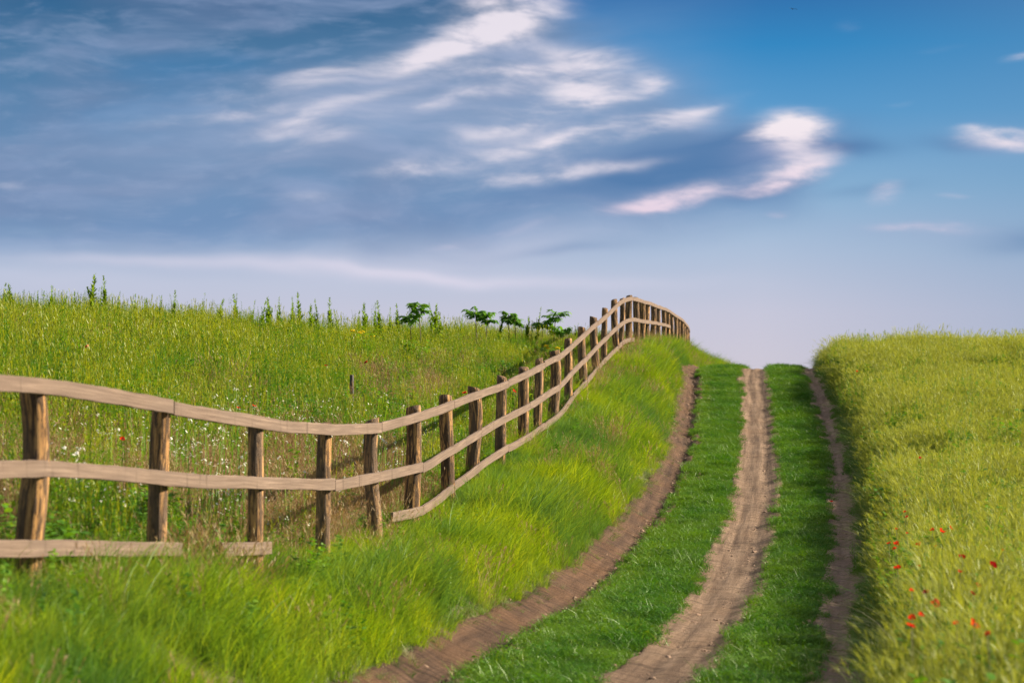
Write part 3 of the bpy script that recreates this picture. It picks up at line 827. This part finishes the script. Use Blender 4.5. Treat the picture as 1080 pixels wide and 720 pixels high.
def tube(pts, rad, ns=7):
    pts = np.array(pts, float); V = []; Fc = []
    for i, p in enumerate(pts):
        for j in range(ns):
            a = j / ns * 6.2832; V.append((p[0] + rad[i] * math.cos(a), p[1] + rad[i] * math.sin(a), p[2]))
    for i in range(len(pts) - 1):
        for j in range(ns): Fc.append((i * ns + j, i * ns + (j + 1) % ns, (i + 1) * ns + (j + 1) % ns, (i + 1) * ns + j))
    Fc.append(tuple(range((len(pts) - 1) * ns, len(pts) * ns)))
    return V, Fc

def sapling(px0, px1, top, stems, yy, label, seed, mat=M_SAP, fill=1.0):
    """stems with whorls of drooping compound leaves"""
    rng = np.random.default_rng(seed)
    cx = (px0 + px1) / 2; xx = (cx - 540) / F * yy; g = float(H(xx, yy))
    root = link('leafy_sapling', None, loc=(xx, yy, g)); tag(root, label, 'sapling', 'leafy saplings on the meadow skyline')
    h = EYE + (400 - top) / F * yy - g; half = (px1 - px0) / 2 / F * yy
    for (sx, hf) in stems:
        bx = (sx - cx) / F * yy; hh = h * hf
        lean = rng.normal(0, .03, 2); dy = rng.normal(0, .06)
        pts = [(bx, dy, -.05), (bx + lean[0], dy, hh * .5), (bx + lean[0] * 2, dy + lean[1], hh * .88)]
        V, Fc = tube(pts, [.016, .013, .007]); link('stem', make_mesh('stem', V, Fc, M_BARK, smooth=True), root)
        b = Bag(); nr = int(15 * fill); topp = np.array(pts[-1])
        for r_ in range(nr):
            a = r_ / nr * 6.28 + rng.normal(0, .3); t0 = rng.uniform(.58, 1.0)
            L = half * rng.uniform(.55, .95) * (1.25 if len(stems) == 1 else .85)
            B0 = topp * t0 + np.array(pts[1]) * (1 - t0); up = rng.uniform(.3, 1.1)
            t = np.linspace(0, 1, 5)
            P = B0[None] + np.stack([math.cos(a) * L * t, math.sin(a) * L * t, L * (up * t - .5 * t ** 2)], 1)
            b.ribbon(P[None], np.tile([[.0, 0, .004]], (5, 1))[None], rng.uniform(0, 1, 1))
            for s in range(2, 9):
                u = s / 8; p = np.array([np.interp(u, t, P[:, k]) for k in range(3)])
                for sg in (-1, 1):
                    aa = a + sg * (1.15 - .4 * u)
                    D = np.array([[math.cos(aa), math.sin(aa), rng.normal(-.1, .25)]])
                    add_leaves(b, p[None], D, np.array([.12 * rng.uniform(.7, 1.2)]), .45, rng, .4)
        link('foliage', b.mesh('foliage', mat), root)
    return root
sapling(424, 454, 313, [(434, .8), (445, 1.0)], 57.5, 'leafy sapling with two stems, leftmost and tallest of those on the skyline', 801)
sapling(492, 520, 320, [(503, 1.0), (512, .9)], 59, 'second leafy sapling from the left on the skyline, with two drooping heads', 802)
sapling(530, 551, 325, [(537, 1.0), (544, .9)], 60, 'smallest leafy sapling, third from the left on the skyline', 803)
sapling(564, 598, 326, [(571, .78), (583, 1.0), (592, .62)], 60, 'rightmost leafy sapling on the skyline, broad and dark, near the fence', 804)

def bush(px, py, lift, wid, label, seed, flowers):
    rng = np.random.default_rng(seed); xx, yy = cast(px, py, lift)
    g = float(H(xx, yy)); b = Bag(); rt = link('leafy_bush', None, loc=(xx, yy, g)); tag(rt, label, 'bush')
    sb = Bag()
    for i in range(20):
        a = rng.uniform(0, 6.28); r = wid * .35 * math.sqrt(rng.uniform()); hh = lift * rng.uniform(.7, 1.1)
        stalk(b, rng, (r * math.cos(a), r * math.sin(a), 0), hh, 34, .15, .42, .3, .35, .25)
    link('foliage', b.mesh('foliage', M_SAP), rt)
    for i in range(flowers):
        a = rng.uniform(0, 6.28); r = wid * .45 * math.sqrt(rng.uniform()); z = lift * rng.uniform(.88, 1.12)
        cc = np.array([r * math.cos(a), r * math.sin(a), z]); V = []; Fc = []
        for ri, (rr, zz) in enumerate(((.0, .022), (.03, .02), (.055, .006), (.05, -.012))):
            for j in range(14):
                w = rr * (1.18 if (j + ri) % 2 else .84)
                V.append(tuple(cc + np.array([w * math.cos(j * .4488), w * math.sin(j * .4488), zz + rng.normal(0, .005)])))
        for ri in range(3):
            for j in range(14): Fc.append((ri * 14 + j, ri * 14 + (j + 1) % 14, (ri + 1) * 14 + (j + 1) % 14, (ri + 1) * 14 + j))
        link('flower_head', make_mesh('flower_head', V, Fc, M_YELLOW), rt)
bush(376, 352, .85, .9, 'leafy green bush with yellow flowers in the meadow above the iron stake', 811, 4)
bush(437, 360, .7, .8, 'low dark green bush in the meadow below the leftmost sapling', 812, 0)
bush(584, 366, .6, .5, 'small bush with yellow flowers just behind the climbing fence', 813, 3)

# iron stake in the meadow
xx, yy = cast(371, 445, .02); g = float(H(xx, yy)); h = EYE + (400 - 395) / F * yy - g
V, Fc = tube([(0, 0, -.2), (.004, 0, h * .5), (.0, 0, h - .01), (0, 0, h)], [.03, .03, .03, .022], 8)
tag(link('iron_stake', make_mesh('iron_stake', V, Fc, M_STAKE, smooth=True), loc=(xx, yy, g)), 'thin dark stake standing upright in the meadow behind the fence', 'stake')

# ------------------------------------------------------------------ poppies
def poppy_meshes(seed):
    rng = np.random.default_rng(seed); V = []; Fc = []
    for p in range(4):
        a0 = p * math.pi / 2 + rng.normal(0, .1); c0 = len(V); up = rng.uniform(.5, 1.0) if p % 2 else rng.uniform(.25, .7)
        nu, nv = 5, 7
        for i in range(nu):
            t = i / (nu - 1)
            for j in range(nv):
                s = (j / (nv - 1) - .5) * 2
                w = 1.05 * math.sin(math.pi * min(1, .12 + .55 * t)); aa = a0 + s * w * .85
                r = .033 * (t ** .8) * (1 - .16 * s * s * t); z = .028 * up * t ** 1.6 + .003 * math.sin(s * 7 + p) * t
                V.append((r * math.cos(aa), r * math.sin(aa), z + .001 * p))
        for i in range(nu - 1):
            for j in range(nv - 1): Fc.append((c0 + i * nv + j, c0 + i * nv + j + 1, c0 + (i + 1) * nv + j + 1, c0 + (i + 1) * nv + j))
    pet = make_mesh('petals', V, Fc, M_RED, smooth=True)
    V, Fc = tube([(0, 0, .0), (0, 0, .004), (0, 0, .014), (0, 0, .017)], [.004, .008, .008, .003], 8)
    return pet, make_mesh('heart', V, Fc, M_BLACK, smooth=True)
M_DARKRED = simple_mat('dark_poppy_petal', (.34, .012, .012), .6, .3)
PM = [poppy_meshes(900 + i) for i in range(4)] + [poppy_meshes(910)]
PM[4][0].materials[0] = M_DARKRED
V, Fc = tube([(0, 0, 0), (.012, 0, .3), (.008, .006, .55), (0, 0, .7)], [.003, .0028, .0024, .002], 6)
PSTEM = make_mesh('poppy', V, Fc, M_STEM, smooth=True)
def poppy(px, py, lift, label, grp, size=1.0):
    xx, yy = cast(px, py, lift)
    g = float(H(xx, yy)); k = 4 if 'dark' in label else random.randrange(4)
    o = link('poppy', PSTEM, loc=(xx, yy, g)); o.scale = (1, 1, lift / .7)
    tag(o, label, 'poppy', grp)
    tl = (random.gauss(.45, .3), random.gauss(0, .35), random.uniform(0, 6))
    p = link('petals', PM[k][0], o, (0, 0, .7), tl); s = size * random.uniform(.9, 1.15); p.scale = (s, s, s * .7 / lift)
    c = link('heart', PM[k][1], o, (0, 0, .7), tl); c.scale = p.scale
GR = 'red poppies in the right hand field'
small = 'small red poppy standing among the others in the yellow green crop'
RP = [(970, 483, 'red poppy alone in the crop above the main group, right of the lane', .9), (955, 523, 'upper left poppy of the right field, high above a close pair', .9),
      (954, 540, 'upper of a close pair of poppies near the left edge of the crop', 1), (956, 545, 'lower of a close pair of poppies near the left edge of the crop', .9),
      (983, 559, 'left of three bright poppies in a short row in the crop', 1.1), (993, 561, 'middle and largest of three bright poppies in a short row', 1.4),
      (1002, 557, 'right of three bright poppies in a short row in the crop', 1.1), (956, 562, small, .8), (937, 573, 'leftmost poppy of the tight cluster near the crop edge', 1),
      (945, 574, 'largest poppy of the tight cluster near the crop edge', 1.3), (943, 579, 'lowest poppy of the tight cluster near the crop edge', 1),
      (968, 575, 'bright poppy right of the tight cluster near the crop edge', 1.1), (986, 576, small, .8), (1014, 588, 'big dark red poppy in the middle of the right field', 1.5),
      (1046, 596, 'dark poppy furthest right but one in the crop', 1.3), (946, 599, 'bright single poppy below the tight cluster near the crop edge', 1.3), (970, 597, small, .8),
      (1057, 581, 'faint orange poppy nearest the right border of the picture', .8), (961, 623, small, .8), (976, 625, 'dark poppy between the bright single one and the lowest ones', 1),
      (1030, 617, 'upper of two dark poppies in the lower right of the crop', 1), (1025, 626, 'lower of two dark poppies in the lower right of the crop', 1),
      (985, 638, 'bright orange red poppy above the lowest group in the crop', 1.3), (971, 649, 'upper right poppy of the lowest left trio in the crop', 1),
      (961, 652, 'middle poppy of the lowest left trio in the crop', 1), (960, 660, 'lowest and biggest poppy of the lowest left trio in the crop', 1.3),
      (1008, 658, 'orange poppy just left of the big one at the bottom right', 1), (1026, 660, 'biggest poppy at the bottom right of the field', 1.6),
      (1041, 670, 'lowest poppy at the bottom right, small and half hidden', .7), (904, 392, 'farthest poppy, high up in the crop near the crest', 1.3), (945, 558, small, .7), (1012, 603, small, .7)]
for px, py, lb, s in RP: poppy(px, py, .74, lb, GR, s * .64)
poppy(877, 529, .16, 'low red poppy on the turf beside the right wheel track', GR, .9)
GL = 'red poppies in the meadow behind the fence'
for px, py, lb, s in [(129, 464, 'red poppy behind the fence left of the second post', .85), (268, 429, 'right of two red poppies above the top rail by the third post', 1),
                      (252, 431, 'left of two red poppies above the top rail by the third post', 1), (92, 366, 'tiny red poppy high in the meadow at the left', 1.1),
                      (344, 386, 'red poppy in the meadow left of the dark stake', 1.3), (490, 415, 'red poppy showing just above the top rail halfway up', 1.4),
                      (542, 413, 'red poppy between two posts where the fence climbs', 1.4), (386, 383, 'red poppy in the meadow right above the dark stake', 1.3)]:
    poppy(px, py, .72, lb, GL, s * .85)

# ------------------------------------------------------------------ bird far up
bd = 150.0; bx, bz = (837 - 540) / F * bd, EYE + (400 - 9) / F * bd
V = []; Fc = []
prof = [(-.16, .004), (-.10, .022), (-.02, .036), (.06, .034), (.12, .024), (.17, .018), (.20, .003)]
for px_, r in prof:
    for j in range(8):
        a = j / 8 * 6.2832; V.append((px_, r * math.cos(a), r * .85 * math.sin(a)))
for i in range(len(prof) - 1):
    for j in range(8): Fc.append((i * 8 + j, i * 8 + (j + 1) % 8, (i + 1) * 8 + (j + 1) % 8, (i + 1) * 8 + j))
body = link('bird', make_mesh('bird', V, Fc, M_BIRD, smooth=True), loc=(bx, bd, bz), rot=(.1, 0, 1.9)); body.scale = (.7,) * 3
tag(body, 'tiny dark bird flying high in the clear blue sky', 'bird')
for s in (-1, 1):
    st = [(0, .02, .10, -.06), (.12, .05, .10, -.05), (.24, .045, .07, -.06), (.36, .005, .0, -.09)]
    V = []
    for (yy_, z_, f_, b_) in st:
        V += [(f_, s * (.02 + yy_), z_ + .006), ((f_ + b_) / 2, s * (.02 + yy_), z_ + .013), (b_, s * (.02 + yy_), z_), ((f_ + b_) / 2, s * (.02 + yy_), z_ - .002)]
    Fc = []
    for i in range(3):
        for j in range(4): Fc.append((i * 4 + j, i * 4 + (j + 1) % 4, i * 4 + 4 + (j + 1) % 4, i * 4 + 4 + j))
    Fc += [(0, 1, 2, 3), (12, 13, 14, 15)]
    link('wing', make_mesh('wing', V, Fc, M_BIRD), body)
V = [(-.14, -.012, .004), (-.14, .012, .004), (-.25, .04, 0), (-.25, -.04, 0), (-.14, -.012, -.004), (-.14, .012, -.004), (-.25, .04, -.004), (-.25, -.04, -.004)]
link('tail', make_mesh('tail', V, [(0, 1, 2, 3), (4, 5, 6, 7), (0, 1, 5, 4), (1, 2, 6, 5), (2, 3, 7, 6), (3, 0, 4, 7)], M_BIRD), body)

# ------------------------------------------------------------------ sky
W = bpy.data.worlds.new('World'); SC.world = W; W.use_nodes = True
W.node_tree.nodes.clear(); t = NT(W.node_tree)
wo = t.n('ShaderNodeOutputWorld'); bg = t.n('ShaderNodeBackground'); bg.inputs[1].default_value = SKY_STRENGTH
t.l(bg.outputs[0], wo.inputs[0])
def sk(r, g, b): return tuple(c / 2 ** EXPO / SKY_STRENGTH for c in srgb(r, g, b))
tex = t.n('ShaderNodeTexCoord'); sep = t.n('ShaderNodeSeparateXYZ'); t.l(tex.outputs['Generated'], sep.inputs[0])
dx, dy, dz = sep.outputs
azm = t.math('ARCTAN2', dx, dy); elv = t.math('ARCSINE', dz)
U = t.math('MULTIPLY_ADD', azm, F, 540.0)             # azimuth and elevation of the direction, in 1/2550 rad
Vv = t.math('MULTIPLY_ADD', elv, -F, 400.0)
cmb = t.n('ShaderNodeCombineXYZ'); t.l(U, cmb.inputs[0]); t.l(Vv, cmb.inputs[1]); UV = cmb.outputs[0]
sky = t.n('ShaderNodeTexSky', sky_type='NISHITA', sun_disc=False)
sky.sun_elevation = SUN_EL; sky.sun_rotation = math.radians(90) - SUN_AZ; sky.air_density = 1.2; sky.dust_density = .8; sky.ozone_density = 3.0
# clear air: from pale lavender at the horizon to deep blue
vr = t.math('MULTIPLY_ADD', Vv, 1 / 1000.0, .5, clamp=True)       # V -500..500
clear = t.ramp(vr, [(0, sk(4, 62, 130)), (.45, sk(0, 80, 146)), (.50, sk(2, 102, 168)), (.55, sk(18, 128, 190)), (.62, sk(80, 150, 202)),
                    (.70, sk(134, 174, 210)), (.77, sk(172, 189, 216)), (.83, sk(196, 197, 217)), (.90, sk(206, 200, 213))])
clear = t.mix(.025, clear, sky.outputs[0])
clear = t.mix(t.math('MULTIPLY', t.math('MULTIPLY', t.math('MULTIPLY_ADD', U, 1 / 300.0, -800 / 300.0, clamp=True), .38), 1.0), clear, sk(104, 148, 188))
# wind-drawn noise
wv = t.noise(t.mapping(UV, (1 / 260, 1 / 150, 1), loc=(3, 1, 0)), 1.0, 3, .5, 0, 1)
wsep = t.n('ShaderNodeSeparateColor'); t.l(wv, wsep.inputs[0])
Uw = t.math('ADD', U, t.math('MULTIPLY_ADD', wsep.outputs[0], 150, -75)); Vw = t.math('ADD', Vv, t.math('MULTIPLY_ADD', wsep.outputs[1], 60, -30))
c2 = t.n('ShaderNodeCombineXYZ'); t.l(Uw, c2.inputs[0]); t.l(Vw, c2.inputs[1]); UW = c2.outputs[0]
streak = t.noise(t.mapping(UW, (1 / 230, 1 / 42, 1), rot=(0, 0, math.radians(7))), 1.0, 5, .52)
broad = t.noise(t.mapping(UW, (1 / 330, 1 / 90, 1), loc=(5, 2, 0), rot=(0, 0, math.radians(5))), 1.0, 4, .5)
fine = t.noise(t.mapping(UW, (1 / 55, 1 / 17, 1), loc=(4, 3, 0), rot=(0, 0, math.radians(10))), 1.0, 5, .6)
wisp = t.noise(t.mapping(UW, (1 / 120, 1 / 30, 1), loc=(1, 7, 0), rot=(0, 0, math.radians(9))), 1.0, 4, .5)
def smooth(x, a, b):
    nd = t.n('ShaderNodeMapRange', interpolation_type='SMOOTHSTEP'); t.l(x, nd.inputs[0])
    nd.inputs[1].default_value = a; nd.inputs[2].default_value = b; return nd.outputs[0]
def blob(u, v, ru, rv, ang, k, warp=.5):
    ca, sa = math.cos(math.radians(ang)), math.sin(math.radians(ang))
    a = t.math('SUBTRACT', Uw if warp > .7 else U, u); b = t.math('SUBTRACT', Vw if warp > .3 else Vv, v)
    p = t.math('ADD', t.math('MULTIPLY', a, ca / ru), t.math('MULTIPLY', b, -sa / ru))
    q_ = t.math('ADD', t.math('MULTIPLY', a, sa / rv), t.math('MULTIPLY', b, ca / rv))
    e = t.math('ADD', t.math('MULTIPLY', p, p), t.math('MULTIPLY', q_, q_))
    return t.math('MULTIPLY', t.math('EXPONENT', t.math('MULTIPLY', e, -1.0)), k)
def total(bl):
    s = None
    for a in bl:
        x = blob(*a); s = x if s is None else t.math('ADD', s, x)
    return s
# the great grey-blue bank: everything left of a slanting edge, above a flat base
ed = t.math('SUBTRACT', t.math('MULTIPLY_ADD', Vw, 1.55, 570.0), t.math('MULTIPLY_ADD', fine, 60.0, t.math('SUBTRACT', Uw, 30.0)))              # >0 inside
e1 = smooth(ed, -50, 70)
base = t.math('SUBTRACT', t.math('SUBTRACT', 276.0, t.math('MULTIPLY', t.math('MAXIMUM', t.math('SUBTRACT', Uw, 420.0), 0.0), .10)), Vw)
e2 = smooth(base, -28, 45)
e3 = smooth(t.math('SUBTRACT', 880.0, Uw), -30, 60)
bank = t.math('MULTIPLY', t.math('MULTIPLY', e1, e2), e3)
dens = smooth(broad, .22, .52)
bank_a = t.math('MULTIPLY', bank, t.math('MULTIPLY_ADD', dens, .35, .62))
bank_c = t.ramp(vr, [(.30, sk(18, 60, 98)), (.49, sk(44, 94, 136)), (.56, sk(76, 120, 160)), (.62, sk(90, 132, 173)), (.69, sk(104, 141, 182)), (.75, sk(114, 146, 188))])
bank_c = t.mix(t.math('MULTIPLY', smooth(streak, .44, .70), .55), bank_c, sk(146, 162, 196))
bank_c = t.mix(t.math('MULTIPLY', smooth(t.noise(t.mapping(UW, (1 / 300, 1 / 120, 1), loc=(9, 4, 0)), 1.0, 3), .4, .65), .4), bank_c, sk(120, 136, 172))
bank_c = t.mix(t.math('MULTIPLY', smooth(U, 420, 760), .35), bank_c, sk(128, 158, 200))
bank_c = t.mix(t.math('MULTIPLY', smooth(fine, .46, .72), .25), bank_c, sk(160, 176, 208))
bank_c = t.mix(t.math('MULTIPLY', smooth(wisp, .48, .74), .45), bank_c, sk(150, 168, 204))
bank_c = t.mix(t.math('MULTIPLY', smooth(broad, .50, .34), .22), bank_c, sk(58, 106, 154))
col = t.mix(bank_a, clear, bank_c)
# low haze bands near the horizon
band = t.math('MULTIPLY', total([(520, 291, 170, 7, -2, .8), (170, 277, 150, 9, 0, .5), (330, 286, 140, 8, -3, .5), (480, 268, 150, 22, 8, .5), (60, 300, 200, 14, 0, .25)]), t.math('MULTIPLY_ADD', streak, .9, .4), clamp=True)
col = t.mix(band, col, sk(214, 212, 230))
# dark tails
dark = t.math('MULTIPLY', total([(800, 163, 72, 24, 8, .95), (715, 182, 120, 26, 8, .8), (885, 163, 48, 9, -3, .8), (700, 175, 130, 16, 4, .6), (800, 208, 45, 7, 8, .7), (1005, 158, 40, 9, 0, .5), (1075, 255, 50, 14, 5, .55),
                                 (600, 262, 60, 5, 3, .3), (910, 210, 50, 6, 5, .3), (620, 205, 130, 12, 5, .4)]), t.math('MULTIPLY_ADD', wisp, 1.0, .35), clamp=True)
col = t.mix(dark, col, sk(82, 124, 172))
# lit white streaks
veil = t.math('MULTIPLY', total([(470, 95, 230, 55, 16, .5), (560, 150, 160, 45, 10, .45), (260, 140, 180, 40, 6, .4), (640, 110, 90, 50, 8, .35)]), t.math('MULTIPLY_ADD', streak, 1.1, .15), clamp=True)
col = t.mix(veil, col, sk(166, 180, 210))
lit = total([(530, 14, 60, 26, 14, 1.4), (500, 45, 90, 14, 22, .8), (410, 72, 130, 12, 18, .6), (325, 85, 42, 11, 12, .7), (618, 98, 38, 20, 8, 1.2), (618, 58, 55, 12, -8, 1.0), (540, 78, 90, 14, 0, .55), (690, 90, 24, 11, 0, .9),
             (520, 100, 60, 10, 8, .4), (240, 108, 40, 10, 0, .4), (225, 128, 100, 8, 4, .5), (315, 140, 60, 16, 10, .75), (340, 162, 60, 12, 14, .5), (425, 188, 40, 9, 4, .7), (700, 131, 52, 14, 10, .9), (640, 160, 80, 7, 14, .4),
             (540, 168, 90, 14, 8, .75), (560, 192, 80, 8, 6, .8), (604, 150, 60, 8, 12, .8), (535, 145, 50, 7, 8, .6), (460, 118, 60, 9, 12, .6), (655, 108, 40, 8, 10, .7), (745, 118, 40, 7, 14, .45), (580, 72, 60, 8, 6, .6), (470, 62, 60, 8, 20, .6), (400, 108, 70, 8, 16, .5), (640, 186, 70, 7, 8, .45), (330, 217, 45, 7, 0, .3), (18, 190, 22, 7, 0, .4), (560, 124, 90, 18, 15, .6)])
grainy = smooth(t.math('ADD', t.math('MULTIPLY', wisp, .45), t.math('ADD', t.math('MULTIPLY', streak, .3), t.math('MULTIPLY', fine, .35))), .40, .72)
lit = smooth(t.math('MULTIPLY', lit, t.math('MULTIPLY_ADD', grainy, 1.2, .36)), .03, 1.6)
col = t.mix(t.math('MULTIPLY', lit, .95), col, sk(236, 228, 238))
mauve = t.math('MULTIPLY', total([(826, 168, 50, 22, 10, .5, .6), (985, 250, 70, 10, 0, .35, .6), (1060, 152, 50, 14, 3, .5, .6)]), t.math('MULTIPLY_ADD', grainy, .7, .5), clamp=True)
col = t.mix(mauve, col, sk(162, 172, 206))
puff = total([(836, 139, 35, 20, 0, 1.4, .3), (800, 152, 34, 8, 14, .35, .6), (840, 190, 42, 14, 16, 1.05, .6), (812, 205, 34, 7, 10, .5, .6), (718, 213, 60, 11, 9, 1.05, .6), (682, 222, 36, 6, 6, .6, .6),
              (560, 240, 90, 5, 8, .22, .6), (480, 250, 50, 5, 15, .22, .6),
              (1052, 146, 48, 11, 6, .75, .6), (985, 60, 40, 5, 8, .15, .6), (1030, 140, 26, 5, 0, .4, .6), (1070, 158, 26, 7, 0, .5, .6), (1068, 71, 24, 6, 2, .5, .6), (895, 33, 20, 9, 0, .2, .6), (930, 212, 20, 10, 12, .75, .6), (820, 232, 14, 6, 0, .45, .6), (985, 246, 60, 7, 0, .7, .6), (1000, 216, 22, 4, 0, .3, .6), (945, 116, 20, 5, 10, .2, .6)])
puff = smooth(t.math('MULTIPLY', puff, t.math('MULTIPLY_ADD', grainy, 1.15, .34)), .05, 1.25)
col = t.mix(puff, col, t.mix(smooth(Vv, 120, 230), sk(244, 234, 240), sk(230, 212, 228)))
# broken cloud over the unseen rest of the sky, brightened to lift shadows
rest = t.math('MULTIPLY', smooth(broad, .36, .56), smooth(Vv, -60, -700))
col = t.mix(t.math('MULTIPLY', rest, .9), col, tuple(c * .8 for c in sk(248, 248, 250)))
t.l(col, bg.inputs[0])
W.cycles.sampling_method = 'MANUAL'; W.cycles.sample_map_resolution = 512

# ------------------------------------------------------------------ sun, camera, view
L = bpy.data.lights.new('sun', 'SUN'); L.energy = 5.0; L.angle = math.radians(.5); L.color = (1.0, .87, .65)
so = bpy.data.objects.new('sun', L); COL.objects.link(so)
from mathutils import Vector
sd_ = Vector((math.cos(SUN_EL) * math.cos(SUN_AZ), math.cos(SUN_EL) * math.sin(SUN_AZ), math.sin(SUN_EL)))
so.rotation_euler = sd_.to_track_quat('Z', 'Y').to_euler(); so.location = (30, 10, 20)
cam = bpy.data.cameras.new('camera'); co_ = bpy.data.objects.new('camera', cam); COL.objects.link(co_)
cam.sensor_width = 36; cam.lens = 85; cam.clip_end = 6000; cam.clip_start = .1
co_.location = (0, 0, EYE); co_.rotation_euler = (math.pi / 2 + math.atan(40 / F), 0, 0)
cam.dof.use_dof = True; cam.dof.focus_distance = 36; cam.dof.aperture_fstop = 3.2
SC.camera = co_
SC.view_settings.view_transform = 'Standard'; SC.view_settings.look = 'None'; SC.view_settings.exposure = EXPO; SC.view_settings.gamma = 1
SC.view_settings.use_curve_mapping = False
cy = SC.cycles
cy.max_bounces = 6; cy.diffuse_bounces = 3; cy.glossy_bounces = 2; cy.transmission_bounces = 4; cy.transparent_max_bounces = 4
cy.use_denoising = True
